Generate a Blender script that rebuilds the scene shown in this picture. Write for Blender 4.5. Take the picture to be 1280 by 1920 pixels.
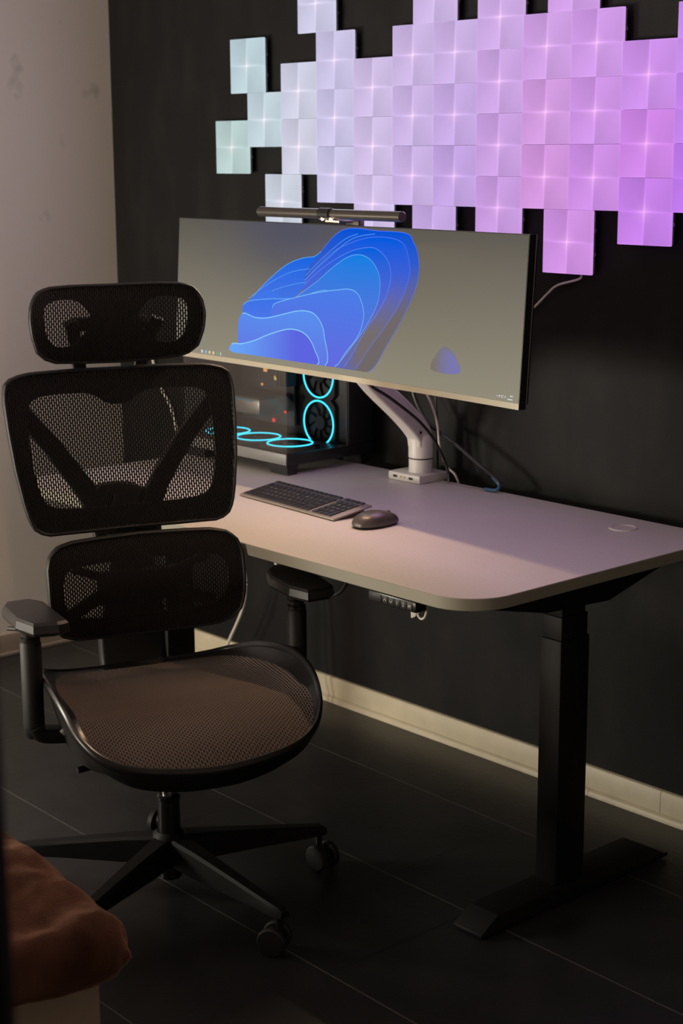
import bpy, bmesh, math, random
from mathutils import Vector, Matrix
random.seed(7)
PI = math.pi
for o in list(bpy.data.objects): bpy.data.objects.remove(o)
SC = bpy.context.scene
COL = SC.collection

# ---------------------------------------------------------------- camera
cam_d = bpy.data.cameras.new('camera'); cam = bpy.data.objects.new('camera', cam_d); COL.objects.link(cam)
yaw, pit, rol = 0.84411352, -0.21493968, -0.00567668
f = Vector((-math.sin(yaw)*math.cos(pit), math.cos(yaw)*math.cos(pit), math.sin(pit)))
r = Vector((math.cos(yaw), math.sin(yaw), 0)); u = r.cross(f)
r2 = r*math.cos(rol)+u*math.sin(rol); u2 = -r*math.sin(rol)+u*math.cos(rol)
cam.matrix_world = Matrix(((r2.x, u2.x, -f.x, 4.5276), (r2.y, u2.y, -f.y, -3.0576), (r2.z, u2.z, -f.z, 1.5755), (0, 0, 0, 1)))
cam_d.sensor_fit = 'VERTICAL'; cam_d.sensor_height = 36.0; cam_d.lens = 36.0*3102.7562/1920.0
cam_d.clip_start = 0.05; cam_d.clip_end = 60
cam_d.dof.use_dof = True; cam_d.dof.focus_distance = 3.45; cam_d.dof.aperture_fstop = 5.6
SC.camera = cam

# ---------------------------------------------------------------- world, light, exposure
w = bpy.data.worlds.new('world'); SC.world = w; w.use_nodes = True
w.node_tree.nodes['Background'].inputs[0].default_value = (1.0, .9, .8, 1)
w.node_tree.nodes['Background'].inputs[1].default_value = 0.004
def area(name, loc, target, size, power, color, size_y=None):
    d = bpy.data.lights.new(name, 'AREA'); d.energy = power; d.color = color; d.size = size
    if size_y: d.shape = 'RECTANGLE'; d.size_y = size_y
    o = bpy.data.objects.new(name, d); COL.objects.link(o); o.location = loc
    o.rotation_euler = (Vector(target)-Vector(loc)).to_track_quat('-Z', 'Y').to_euler()
    return o
area('window_daylight', (0.12, -2.75, .90), (1.9, -.6, 0.60), 0.9, 50.0, (1.0, .94, .80), 0.5)
area('room_lamp', (0.9, -5.2, .86), (0.6, 0, 1.25), 0.5, 60.0, (1.0, .84, .66))
SC.view_settings.view_transform = 'Standard'; SC.view_settings.look = 'None'
SC.view_settings.exposure = 0.0; SC.view_settings.gamma = 1.0; SC.view_settings.use_curve_mapping = False

# ---------------------------------------------------------------- materials
def lin(c): return tuple(((v/255)/12.92 if v/255 <= .04045 else ((v/255+.055)/1.055)**2.4) for v in c)
def mat(name, col, rough=.5, metal=0., spec=.5, emit=None, es=1., noise=None, bump=None):
    m = bpy.data.materials.new(name); m.use_nodes = True; nt = m.node_tree; b = nt.nodes['Principled BSDF']
    b.inputs['Base Color'].default_value = (*col, 1); b.inputs['Roughness'].default_value = rough
    b.inputs['Metallic'].default_value = metal; b.inputs['Specular IOR Level'].default_value = spec
    if emit: b.inputs['Emission Color'].default_value = (*emit, 1); b.inputs['Emission Strength'].default_value = es
    if noise or bump:
        tc = nt.nodes.new('ShaderNodeTexCoord')
    if noise:   # (scale, amount)
        n = nt.nodes.new('ShaderNodeTexNoise'); n.inputs['Scale'].default_value = noise[0]; n.inputs['Detail'].default_value = 5
        nt.links.new(tc.outputs['Object'], n.inputs['Vector'])
        mp = nt.nodes.new('ShaderNodeMapRange'); mp.inputs[1].default_value = .3; mp.inputs[2].default_value = .7
        mp.inputs[3].default_value = 1-noise[1]; mp.inputs[4].default_value = 1+noise[1]
        nt.links.new(n.outputs['Fac'], mp.inputs[0])
        mx = nt.nodes.new('ShaderNodeVectorMath'); mx.operation = 'SCALE'; mx.inputs[0].default_value = col
        nt.links.new(mp.outputs[0], mx.inputs['Scale']); nt.links.new(mx.outputs[0], b.inputs['Base Color'])
    if bump:    # (scale, strength)
        n = nt.nodes.new('ShaderNodeTexNoise'); n.inputs['Scale'].default_value = bump[0]; n.inputs['Detail'].default_value = 4
        nt.links.new(tc.outputs['Object'], n.inputs['Vector'])
        bp = nt.nodes.new('ShaderNodeBump'); bp.inputs['Strength'].default_value = bump[1]; bp.inputs['Distance'].default_value = .004
        nt.links.new(n.outputs['Fac'], bp.inputs['Height']); nt.links.new(bp.outputs[0], b.inputs['Normal'])
    return m

def N(nt, op, a, b=None, c=None):
    n = nt.nodes.new('ShaderNodeMath'); n.operation = op
    for i, v in enumerate((a, b, c)):
        if v is None: continue
        if isinstance(v, (int, float)): n.inputs[i].default_value = v
        else: nt.links.new(v, n.inputs[i])
    return n.outputs[0]

M = {}
M['black_plastic'] = mat('black_plastic', (.008, .008, .008), .50, spec=.35, bump=(900, .15))
M['black_soft'] = mat('black_soft', (.010, .010, .010), .55)
M['pad_black'] = mat('pad_black', (.020, .019, .019), .30, noise=(60, .12), bump=(700, .1))
M['black_gloss'] = mat('black_gloss', (.008, .008, .009), .30)
M['black_metal'] = mat('black_metal', (.0055, .0055, .0055), .55, spec=.25, bump=(1200, .1))
M['chrome'] = mat('chrome', (.6, .58, .55), .22, 1.0)
M['white_plastic'] = mat('white_plastic', (.74, .71, .68), .38, noise=(30, .03))
M['white_cable'] = mat('white_cable', (.70, .66, .60), .5)
M['black_cable'] = mat('black_cable', (.010, .010, .010), .38)
M['rubber'] = mat('rubber', (.012, .012, .012), .6)
M['grey_metal'] = mat('grey_metal', (.16, .145, .13), .42, .4)
M['bar_metal'] = mat('bar_metal', (.10, .09, .08), .36, .6)
M['keyboard_body'] = mat('keyboard_body', (.30, .26, .23), .40, .35)
M['keycap'] = mat('keycap', (.018, .018, .022), .45)
M['legend'] = mat('legend', (.65, .65, .65), .6)
M['mouse_shell'] = mat('mouse_shell', (.12, .105, .10), .34, .35)
M['dark_grey'] = mat('dark_grey', (.018, .0165, .016), .45, spec=.3)
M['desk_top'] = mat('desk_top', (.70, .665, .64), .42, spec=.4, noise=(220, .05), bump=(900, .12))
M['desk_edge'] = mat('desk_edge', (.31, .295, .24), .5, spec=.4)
M['baseboard'] = mat('baseboard', (.62, .55, .40), .45, noise=(14, .08))
M['baseboard_left'] = mat('baseboard_left', (.60, .50, .42), .5, noise=(14, .06))
M['panel_mount'] = mat('panel_mount', (.30, .29, .31), .5)
M['beige_block'] = mat('beige_block', (.42, .34, .25), .75, noise=(40, .06), bump=(300, .2))
M['ceiling'] = mat('ceiling_paint', (.78, .75, .72), .9)
M['pc_inner'] = mat('pc_inner', (.05, .05, .055), .5, noise=(40, .3))
M['pc_metal'] = mat('pc_metal', (.30, .28, .26), .35, .7)
M['pc_body'] = mat('pc_body', (.016, .016, .017), .4)
M['screen_edge'] = mat('screen_edge', (.012, .012, .013), .35)

def emit_mat(name, col, s=1.):
    m = bpy.data.materials.new(name); m.use_nodes = True; nt = m.node_tree
    nt.nodes.remove(nt.nodes['Principled BSDF']); e = nt.nodes.new('ShaderNodeEmission')
    e.inputs[0].default_value = (*col, 1); e.inputs[1].default_value = s
    nt.links.new(e.outputs[0], nt.nodes['Material Output'].inputs[0]); return m
M['led_cyan'] = emit_mat('led_cyan', (.05, .72, 1.0), 2.2)
M['led_orange'] = emit_mat('led_orange', (1.0, .50, .12), 1.1)
M['led_red'] = emit_mat('led_red', (1.0, .04, .03), 1.3)
M['led_yellow'] = emit_mat('led_yellow', (.75, .8, .15), .9)
M['led_strip'] = emit_mat('led_strip', (1, .72, .46), 3.0)
M['icon_white'] = emit_mat('icon_white', (.62, .62, .62)); M['icon_blue'] = emit_mat('icon_blue', (.25, .5, .65))
M['icon_tan'] = emit_mat('icon_tan', (.75, .55, .32)); M['icon_green'] = emit_mat('icon_green', (.15, .42, .2))

def glass(name, tint, gl):
    m = bpy.data.materials.new(name); m.use_nodes = True; nt = m.node_tree
    nt.nodes.remove(nt.nodes['Principled BSDF'])
    t = nt.nodes.new('ShaderNodeBsdfTransparent'); t.inputs[0].default_value = (*tint, 1)
    g = nt.nodes.new('ShaderNodeBsdfGlossy'); g.inputs['Roughness'].default_value = .03
    lw = nt.nodes.new('ShaderNodeLayerWeight'); lw.inputs[0].default_value = .5
    fac = N(nt, 'ADD', .04*gl, N(nt, 'MULTIPLY', N(nt, 'POWER', lw.outputs['Facing'], 4.0), .8*gl))
    mx = nt.nodes.new('ShaderNodeMixShader'); nt.links.new(fac, mx.inputs[0])
    nt.links.new(t.outputs[0], mx.inputs[1]); nt.links.new(g.outputs[0], mx.inputs[2])
    nt.links.new(mx.outputs[0], nt.nodes['Material Output'].inputs[0]); return m
M['case_glass'] = glass('case_glass', (.90, .90, .92), 1.3)

def wall_left_mat():
    m = mat('left_wall_paint', (.52, .46, .41), .85); nt = m.node_tree; b = nt.nodes['Principled BSDF']
    tc = nt.nodes.new('ShaderNodeTexCoord')
    n = nt.nodes.new('ShaderNodeTexNoise'); n.inputs['Scale'].default_value = 7.5; n.inputs['Detail'].default_value = 3
    nt.links.new(tc.outputs['Object'], n.inputs['Vector'])
    cr = nt.nodes.new('ShaderNodeValToRGB'); e = cr.color_ramp.elements       # faint scuff marks
    e[0].position = .27; e[0].color = (.60, .55, .51, 1); e[1].position = .36; e[1].color = (.80, .735, .675, 1)
    nt.links.new(n.outputs['Fac'], cr.inputs[0]); nt.links.new(cr.outputs[0], b.inputs['Base Color'])
    n2 = nt.nodes.new('ShaderNodeTexNoise'); n2.inputs['Scale'].default_value = 350
    nt.links.new(tc.outputs['Object'], n2.inputs['Vector'])
    bp = nt.nodes.new('ShaderNodeBump'); bp.inputs['Strength'].default_value = .12; bp.inputs['Distance'].default_value = .003
    nt.links.new(n2.outputs['Fac'], bp.inputs['Height']); nt.links.new(bp.outputs[0], b.inputs['Normal'])
    return m
def wall_black_mat():
    m = mat('black_wall_paint', (.02, .02, .02), .6, spec=.2); nt = m.node_tree; b = nt.nodes['Principled BSDF']
    tc = nt.nodes.new('ShaderNodeTexCoord')
    mp = nt.nodes.new('ShaderNodeMapping'); mp.inputs['Scale'].default_value = (1, 1, .45)
    nt.links.new(tc.outputs['Object'], mp.inputs[0])
    n = nt.nodes.new('ShaderNodeTexNoise'); n.inputs['Scale'].default_value = 9; n.inputs['Detail'].default_value = 5; n.inputs['Roughness'].default_value = .6
    nt.links.new(mp.outputs[0], n.inputs['Vector'])
    cr = nt.nodes.new('ShaderNodeValToRGB'); e = cr.color_ramp.elements
    e[0].position = .45; e[0].color = (.0100, .0102, .0102, 1); e[1].position = .78; e[1].color = (.0195, .0190, .0182, 1)
    nt.links.new(n.outputs['Fac'], cr.inputs[0]); nt.links.new(cr.outputs[0], b.inputs['Base Color'])
    n2 = nt.nodes.new('ShaderNodeTexNoise'); n2.inputs['Scale'].default_value = 420
    nt.links.new(tc.outputs['Object'], n2.inputs['Vector'])
    bp = nt.nodes.new('ShaderNodeBump'); bp.inputs['Strength'].default_value = .2; bp.inputs['Distance'].default_value = .003
    nt.links.new(n2.outputs['Fac'], bp.inputs['Height']); nt.links.new(bp.outputs[0], b.inputs['Normal'])
    return m
def floor_mat():
    m = mat('dark_floor_tile', (.03, .03, .03), .36, spec=.5); nt = m.node_tree; b = nt.nodes['Principled BSDF']
    tc = nt.nodes.new('ShaderNodeTexCoord'); sx = nt.nodes.new('ShaderNodeSeparateXYZ'); nt.links.new(tc.outputs['Object'], sx.inputs[0])
    X, Y = sx.outputs[0], sx.outputs[1]
    yy = N(nt, 'ADD', Y, N(nt, 'MULTIPLY', X, .022))                    # the courses run very slightly off the wall
    v = N(nt, 'DIVIDE', N(nt, 'ADD', yy, .262), -.396)
    row = N(nt, 'FLOOR', v); fv = N(nt, 'FRACT', N(nt, 'ADD', v, 20))
    ly = N(nt, 'MAXIMUM', N(nt, 'LESS_THAN', fv, .0045), N(nt, 'GREATER_THAN', fv, .9955))
    # stagger of the short joints: rows -1,0,1,2
    off = N(nt, 'MULTIPLY', N(nt, 'FRACT', N(nt, 'ADD', N(nt, 'MULTIPLY', row, .3125), 20)), .8)
    fu = N(nt, 'FRACT', N(nt, 'ADD', N(nt, 'DIVIDE', N(nt, 'SUBTRACT', N(nt, 'SUBTRACT', X, 1.235), off), .8), 20))
    lx = N(nt, 'MAXIMUM', N(nt, 'LESS_THAN', fu, .0022), N(nt, 'GREATER_THAN', fu, .9978))
    n = nt.nodes.new('ShaderNodeTexNoise'); n.inputs['Scale'].default_value = 6; n.inputs['Detail'].default_value = 7; n.inputs['Roughness'].default_value = .65
    nt.links.new(tc.outputs['Object'], n.inputs['Vector'])
    cr = nt.nodes.new('ShaderNodeValToRGB'); e = cr.color_ramp.elements
    e[0].position = .3; e[0].color = (.015, .0155, .0165, 1); e[1].position = .72; e[1].color = (.029, .0293, .030, 1)
    nt.links.new(n.outputs['Fac'], cr.inputs[0])
    m1 = nt.nodes.new('ShaderNodeMix'); m1.data_type = 'RGBA'; nt.links.new(lx, m1.inputs[0]); nt.links.new(cr.outputs[0], m1.inputs[6]); m1.inputs[7].default_value = (.006, .006, .006, 1)
    m2 = nt.nodes.new('ShaderNodeMix'); m2.data_type = 'RGBA'; nt.links.new(ly, m2.inputs[0]); nt.links.new(m1.outputs[2], m2.inputs[6]); m2.inputs[7].default_value = (.11, .105, .10, 1)
    nt.links.new(m2.outputs[2], b.inputs['Base Color'])
    n2 = nt.nodes.new('ShaderNodeTexNoise'); n2.inputs['Scale'].default_value = 60; n2.inputs['Detail'].default_value = 4
    nt.links.new(tc.outputs['Object'], n2.inputs['Vector'])
    bp = nt.nodes.new('ShaderNodeBump'); bp.inputs['Strength'].default_value = .12; bp.inputs['Distance'].default_value = .004
    nt.links.new(n2.outputs['Fac'], bp.inputs['Height']); nt.links.new(bp.outputs[0], b.inputs['Normal'])
    return m
def mesh_fabric(name, pitch_u, pitch_v, hole_u, hole_v, col, see=True):
    m = mat(name, col, .65, spec=.2); nt = m.node_tree; b = nt.nodes['Principled BSDF']
    uv = nt.nodes.new('ShaderNodeUVMap'); sx = nt.nodes.new('ShaderNodeSeparateXYZ'); nt.links.new(uv.outputs[0], sx.inputs[0])
    U = N(nt, 'DIVIDE', sx.outputs[0], pitch_u); V = N(nt, 'DIVIDE', sx.outputs[1], pitch_v)
    V = N(nt, 'ADD', V, N(nt, 'MULTIPLY', N(nt, 'FLOORED_MODULO', N(nt, 'FLOOR', U), 2.0), .5))
    a = N(nt, 'ABSOLUTE', N(nt, 'SUBTRACT', N(nt, 'FRACT', U), .5)); c = N(nt, 'ABSOLUTE', N(nt, 'SUBTRACT', N(nt, 'FRACT', V), .5))
    d = N(nt, 'ADD', N(nt, 'POWER', N(nt, 'DIVIDE', a, hole_u), 2.5), N(nt, 'POWER', N(nt, 'DIVIDE', c, hole_v), 2.5))
    if see:
        nt.links.new(N(nt, 'GREATER_THAN', d, 1.0), b.inputs['Alpha'])
    else:
        mx = nt.nodes.new('ShaderNodeMix'); mx.data_type = 'RGBA'
        nt.links.new(N(nt, 'MINIMUM', d, 1.0), mx.inputs[0]); mx.inputs[6].default_value = (col[0]*.06, col[1]*.05, col[2]*.05, 1); mx.inputs[7].default_value = (*col, 1)
        nt.links.new(mx.outputs[2], b.inputs['Base Color'])
    bp = nt.nodes.new('ShaderNodeBump'); bp.inputs['Strength'].default_value = .6; bp.inputs['Distance'].default_value = .0015
    nt.links.new(N(nt, 'MINIMUM', d, 1.5), bp.inputs['Height']); nt.links.new(bp.outputs[0], b.inputs['Normal'])
    return m
M['back_mesh'] = mesh_fabric('back_mesh', .0052, .0112, .245, .40, (.008, .007, .007))
M['lumbar_mesh'] = mesh_fabric('lumbar_mesh', .0050, .0095, .18, .33, (.017, .012, .011))
M['seat_mesh'] = mesh_fabric('seat_mesh', .0052, .0090, .44, .46, (.15, .112, .096), see=False)

def panel_face_mat():
    m = bpy.data.materials.new('lit_panel_face'); m.use_nodes = True; nt = m.node_tree
    nt.nodes.remove(nt.nodes['Principled BSDF'])
    tc = nt.nodes.new('ShaderNodeTexCoord'); sx = nt.nodes.new('ShaderNodeSeparateXYZ'); nt.links.new(tc.outputs['Object'], sx.inputs[0])
    x = N(nt, 'DIVIDE', sx.outputs[0], .075); z = N(nt, 'DIVIDE', sx.outputs[2], .075)
    ax = N(nt, 'ABSOLUTE', x); az = N(nt, 'ABSOLUTE', z)
    # bright cross where the internal dividers meet, fading outwards
    c1 = N(nt, 'MULTIPLY', N(nt, 'POWER', 2.718, N(nt, 'MULTIPLY', ax, -32.0)), N(nt, 'SUBTRACT', 1.0, N(nt, 'MULTIPLY', az, .9)))
    c2 = N(nt, 'MULTIPLY', N(nt, 'POWER', 2.718, N(nt, 'MULTIPLY', az, -32.0)), N(nt, 'SUBTRACT', 1.0, N(nt, 'MULTIPLY', ax, .9)))
    core = N(nt, 'POWER', 2.718, N(nt, 'MULTIPLY', N(nt, 'ADD', N(nt, 'MULTIPLY', x, x), N(nt, 'MULTIPLY', z, z)), -16.0))
    cross = N(nt, 'ADD', N(nt, 'MULTIPLY', N(nt, 'ADD', c1, c2), .42), N(nt, 'MULTIPLY', core, .03))
    # pinwheel shading of the four cells: the LEDs shine along one side of each cell
    sq = N(nt, 'SIGN', N(nt, 'MULTIPLY', x, z))                       # +1 TR/BL, -1 TL/BR
    t_a = N(nt, 'SUBTRACT', ax, az)
    pin = N(nt, 'MULTIPLY', sq, N(nt, 'MULTIPLY', t_a, -.10))
    quad = N(nt, 'MULTIPLY', N(nt, 'SIGN', N(nt, 'MULTIPLY', x, z)), .035)
    low = N(nt, 'MULTIPLY', z, -.03)
    edge = N(nt, 'MULTIPLY', N(nt, 'GREATER_THAN', N(nt, 'MAXIMUM', ax, az), .965), .05)
    n = nt.nodes.new('ShaderNodeTexNoise'); n.inputs['Scale'].default_value = 18; nt.links.new(tc.outputs['Object'], n.inputs['Vector'])
    nn = N(nt, 'MULTIPLY', N(nt, 'SUBTRACT', n.outputs['Fac'], .5), .10)
    s = N(nt, 'ADD', N(nt, 'ADD', N(nt, 'ADD', .93, cross), N(nt, 'ADD', pin, quad)), N(nt, 'ADD', N(nt, 'ADD', low, edge), nn))
    at = nt.nodes.new('ShaderNodeAttribute'); at.attribute_type = 'OBJECT'; at.attribute_name = 'glow'
    # warm centre tint
    mx = nt.nodes.new('ShaderNodeMix'); mx.data_type = 'RGBA'; mx.blend_type = 'MIX'
    nt.links.new(N(nt, 'MULTIPLY', core, .16), mx.inputs[0]); nt.links.new(at.outputs['Color'], mx.inputs[6]); mx.inputs[7].default_value = (.95, .62, .70, 1)
    e = nt.nodes.new('ShaderNodeEmission'); nt.links.new(mx.outputs[2], e.inputs[0]); nt.links.new(s, e.inputs[1])
    nt.links.new(e.outputs[0], nt.nodes['Material Output'].inputs[0]); return m
M['panel_face'] = panel_face_mat()

def screen_mat():
    m = bpy.data.materials.new('screen_display'); m.use_nodes = True; nt = m.node_tree
    b = nt.nodes['Principled BSDF']; b.inputs['Base Color'].default_value = (.002, .002, .002, 1); b.inputs['Roughness'].default_value = .5; b.inputs['Specular IOR Level'].default_value = .1
    tc = nt.nodes.new('ShaderNodeTexCoord'); sx = nt.nodes.new('ShaderNodeSeparateXYZ'); nt.links.new(tc.outputs['Object'], sx.inputs[0])
    t = N(nt, 'DIVIDE', N(nt, 'ADD', sx.outputs[2], .165), .335)
    cr = nt.nodes.new('ShaderNodeValToRGB'); e = cr.color_ramp.elements
    e[0].position = 0; e[0].color = (.262, .238, .178, 1); e[1].position = 1; e[1].color = (.100, .090, .074, 1)
    nt.links.new(t, cr.inputs[0])
    # a cooler, darker area of the picture behind the top of the blue folds
    dx = N(nt, 'ADD', sx.outputs[0], .16); dz = N(nt, 'SUBTRACT', sx.outputs[2], .16)
    g = N(nt, 'POWER', 2.718, N(nt, 'MULTIPLY', N(nt, 'ADD', N(nt, 'MULTIPLY', N(nt, 'MULTIPLY', dx, dx), 18), N(nt, 'MULTIPLY', N(nt, 'MULTIPLY', dz, dz), 70)), -1))
    mx = nt.nodes.new('ShaderNodeMix'); mx.data_type = 'RGBA'; nt.links.new(N(nt, 'MULTIPLY', g, .85), mx.inputs[0])
    nt.links.new(cr.outputs[0], mx.inputs[6]); mx.inputs[7].default_value = (.062, .066, .115, 1)
    nt.links.new(mx.outputs[2], b.inputs['Emission Color']); b.inputs['Emission Strength'].default_value = 1.0
    return m
M['screen'] = screen_mat()
def vcol_emit(name, s):
    m = emit_mat(name, (1, 1, 1), s); nt = m.node_tree
    a = nt.nodes.new('ShaderNodeVertexColor'); a.layer_name = 'Col'
    nt.links.new(a.outputs[0], nt.nodes['Emission'].inputs[0]); return m
M['picture'] = vcol_emit('picture', 1.0)

def blanket_mat():
    m = mat('brown_fur', (.20, .085, .05), .9, spec=.1); nt = m.node_tree; b = nt.nodes['Principled BSDF']
    b.inputs['Sheen Weight'].default_value = .6; b.inputs['Sheen Roughness'].default_value = .4; b.inputs['Sheen Tint'].default_value = (.9, .5, .35, 1)
    tc = nt.nodes.new('ShaderNodeTexCoord')
    n = nt.nodes.new('ShaderNodeTexNoise'); n.inputs['Scale'].default_value = 14; n.inputs['Detail'].default_value = 6
    nt.links.new(tc.outputs['Object'], n.inputs['Vector'])
    cr = nt.nodes.new('ShaderNodeValToRGB'); e = cr.color_ramp.elements
    e[0].position = .35; e[0].color = (.055, .022, .012, 1); e[1].position = .68; e[1].color = (.100, .044, .025, 1)
    nt.links.new(n.outputs['Fac'], cr.inputs[0]); nt.links.new(cr.outputs[0], b.inputs['Base Color'])
    n2 = nt.nodes.new('ShaderNodeTexNoise'); n2.inputs['Scale'].default_value = 320; n2.inputs['Detail'].default_value = 6
    nt.links.new(tc.outputs['Object'], n2.inputs['Vector'])
    bp = nt.nodes.new('ShaderNodeBump'); bp.inputs['Strength'].default_value = .5; bp.inputs['Distance'].default_value = .004
    nt.links.new(n2.outputs['Fac'], bp.inputs['Height']); nt.links.new(bp.outputs[0], b.inputs['Normal'])
    return m
M['fur'] = blanket_mat()

# ---------------------------------------------------------------- helpers
def link(name, bm, mats, parent=None, smooth=True, auto=35):
    me = bpy.data.meshes.new(name); bmesh.ops.recalc_face_normals(bm, faces=bm.faces) ; bm.to_mesh(me); bm.free()
    for m_ in (mats if isinstance(mats, (list, tuple)) else [mats]): me.materials.append(M[m_] if isinstance(m_, str) else m_)
    if smooth:
        for p_ in me.polygons: p_.use_smooth = True
        me.set_sharp_from_angle(angle=math.radians(auto))
    o = bpy.data.objects.new(name, me); COL.objects.link(o)
    if parent: o.parent = parent
    return o
def thing(name, label, cat, loc=(0, 0, 0), rotz=0, group=None):
    o = bpy.data.objects.new(name, None); COL.objects.link(o); o.location = loc; o.rotation_euler = (0, 0, rotz)
    o.empty_display_size = .05
    return tag(o, label, cat, group)
def tag(o, label, cat, group=None):
    o['label'] = label; o['category'] = cat
    if group: o['group'] = group
    return o
def struct(o): o['kind'] = 'structure'; return o
def add_box(bm, c, s, bev=0, seg=2, mat_i=0, rot=None):
    t = bmesh.new(); bmesh.ops.create_cube(t, size=1)
    bmesh.ops.scale(t, vec=s, verts=t.verts)
    if bev: bmesh.ops.bevel(t, geom=list(t.edges), offset=bev, segments=seg, affect='EDGES', profile=.5)
    if rot is not None: bmesh.ops.transform(t, matrix=rot.to_4x4(), verts=t.verts)
    bmesh.ops.translate(t, vec=c, verts=t.verts)
    merge(bm, t, mat_i)
def merge(bm, t, mat_i=0):
    mp = {}
    for v in t.verts: mp[v] = bm.verts.new(v.co)
    for fa in t.faces:
        try: nf = bm.faces.new([mp[v] for v in fa.verts]); nf.material_index = mat_i
        except ValueError: pass
    t.free()
def box(name, c, s, m, parent=None, bev=.002, seg=2, rot=None):
    bm = bmesh.new(); add_box(bm, c, s, bev, seg, 0, rot); return link(name, bm, m, parent)
def smooth_path(pts, n=8, closed=False):
    P = [Vector(p) for p in pts]; out = []; L = len(P)
    rng = range(L if closed else L-1)
    for i in rng:
        if closed: a, b, c, d = P[(i-1) % L], P[i], P[(i+1) % L], P[(i+2) % L]
        else: a, b, c, d = P[max(i-1, 0)], P[i], P[i+1], P[min(i+2, L-1)]
        for k in range(n):
            t = k/n
            out.append(.5*((2*b)+(-a+c)*t+(2*a-5*b+4*c-d)*t*t+(-a+3*b-3*c+d)*t**3))
    if not closed: out.append(P[-1])
    return out
def add_sweep(bm, path, prof, up=(0, 0, 1), closed=False, scales=None, mat_i=0, capped=True):
    """prof: list of (a,b): a along side axis, b along up axis"""
    P = [Vector(p) for p in path]; L = len(P); up = Vector(up); rings = []
    for i in range(L):
        if closed: t = P[(i+1) % L]-P[i-1]
        else: t = P[min(i+1, L-1)]-P[max(i-1, 0)]
        t.normalize(); side = t.cross(up)
        if side.length < 1e-4: side = t.cross(Vector((0, 1, 0.01)))
        side.normalize(); nu = side.cross(t).normalized()
        sc = scales[i] if scales else 1
        sa, sb = sc if isinstance(sc, (tuple, list)) else (sc, sc)
        rings.append([bm.verts.new(P[i]+side*a*sa+nu*b*sb) for a, b in prof])
    n = len(prof)
    for i in range(L if closed else L-1):
        A, B = rings[i], rings[(i+1) % L]
        for k in range(n):
            fa = bm.faces.new((A[k], A[(k+1) % n], B[(k+1) % n], B[k])); fa.material_index = mat_i
    if not closed and capped:
        bm.faces.new(list(reversed(rings[0]))).material_index = mat_i; bm.faces.new(rings[-1]).material_index = mat_i
def circ(rad, n=10, ry=None): return [(rad*math.cos(2*PI*k/n), (ry or rad)*math.sin(2*PI*k/n)) for k in range(n)]
def rrect(w_, h_, rad, n=3):
    out = []
    for cx, cy, a0 in ((w_/2-rad, h_/2-rad, 0), (-w_/2+rad, h_/2-rad, 90), (-w_/2+rad, -h_/2+rad, 180), (w_/2-rad, -h_/2+rad, 270)):
        for k in range(n+1):
            a = math.radians(a0+90*k/n); out.append((cx+rad*math.cos(a), cy+rad*math.sin(a)))
    return out
def tube(name, pts, rad, m, parent=None, n=8, seg=8, up=(0, 0, 1)):
    bm = bmesh.new(); add_sweep(bm, smooth_path(pts, n), circ(rad, seg), up); return link(name, bm, m, parent)
def add_lathe(bm, prof, n=24, c=(0, 0, 0), axis='Z', mat_i=0, rot=None):
    """prof list of (r,z)"""
    rings = []
    t = bmesh.new()
    for rr, zz in prof:
        if rr < 1e-6: rings.append([t.verts.new((0, 0, zz))])
        else: rings.append([t.verts.new((rr*math.cos(2*PI*k/n), rr*math.sin(2*PI*k/n), zz)) for k in range(n)])
    for A, B in zip(rings, rings[1:]):
        for k in range(n):
            a = [A[k % len(A)], A[(k+1) % len(A)], B[(k+1) % len(B)], B[k % len(B)]]
            s = []
            for v in a:
                if v not in s: s.append(v)
            if len(s) > 2:
                try: t.faces.new(s)
                except ValueError: pass
    if rot is not None: bmesh.ops.transform(t, matrix=rot.to_4x4(), verts=t.verts)
    elif axis == 'X': bmesh.ops.transform(t, matrix=Matrix.Rotation(PI/2, 4, 'Y'), verts=t.verts)
    elif axis == 'Y': bmesh.ops.transform(t, matrix=Matrix.Rotation(-PI/2, 4, 'X'), verts=t.verts)
    bmesh.ops.translate(t, vec=c, verts=t.verts); merge(bm, t, mat_i)
def cyl(rad, z0, z1, b=.002): return [(0, z0), (rad-b, z0), (rad, z0+b), (rad, z1-b), (rad-b, z1), (0, z1)]
def lathe(name, prof, m, parent=None, c=(0, 0, 0), axis='Z', n=24, rot=None):
    bm = bmesh.new(); add_lathe(bm, prof, n, c, axis, 0, rot); return link(name, bm, m, parent)
def add_prism(bm, pts, d, mat_i=0, bev=0):
    """pts: 3D polygon, d: extrusion vector"""
    t = bmesh.new(); vs = [t.verts.new(p) for p in pts]; fa = t.faces.new(vs)
    e = bmesh.ops.extrude_face_region(t, geom=[fa]); ev = [g for g in e['geom'] if isinstance(g, bmesh.types.BMVert)]
    bmesh.ops.translate(t, vec=d, verts=ev)
    if bev: bmesh.ops.bevel(t, geom=list(t.edges), offset=bev, segments=2, affect='EDGES', profile=.5)
    merge(bm, t, mat_i)
def prism(name, pts, d, m, parent=None, bev=0):
    bm = bmesh.new(); add_prism(bm, pts, d, 0, bev); return link(name, bm, m, parent)
def polyangle(poly, cx, cz, n):
    """resample closed polygon (s,z) at n angles about (cx,cz)"""
    out = []
    for k in range(n):
        a = 2*PI*k/n; dx, dz = math.cos(a), math.sin(a); best = 0
        for i in range(len(poly)):
            x1, z1 = poly[i][0]-cx, poly[i][1]-cz; x2, z2 = poly[(i+1) % len(poly)][0]-cx, poly[(i+1) % len(poly)][1]-cz
            ex, ez = x2-x1, z2-z1; den = dx*ez-dz*ex
            if abs(den) < 1e-12: continue
            t = (x1*ez-z1*ex)/den; q = (x1*dz-z1*dx)/den
            if t > 0 and -1e-6 <= q <= 1+1e-6: best = max(best, t)
        out.append((cx+dx*best, cz+dz*best))
    return out
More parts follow.
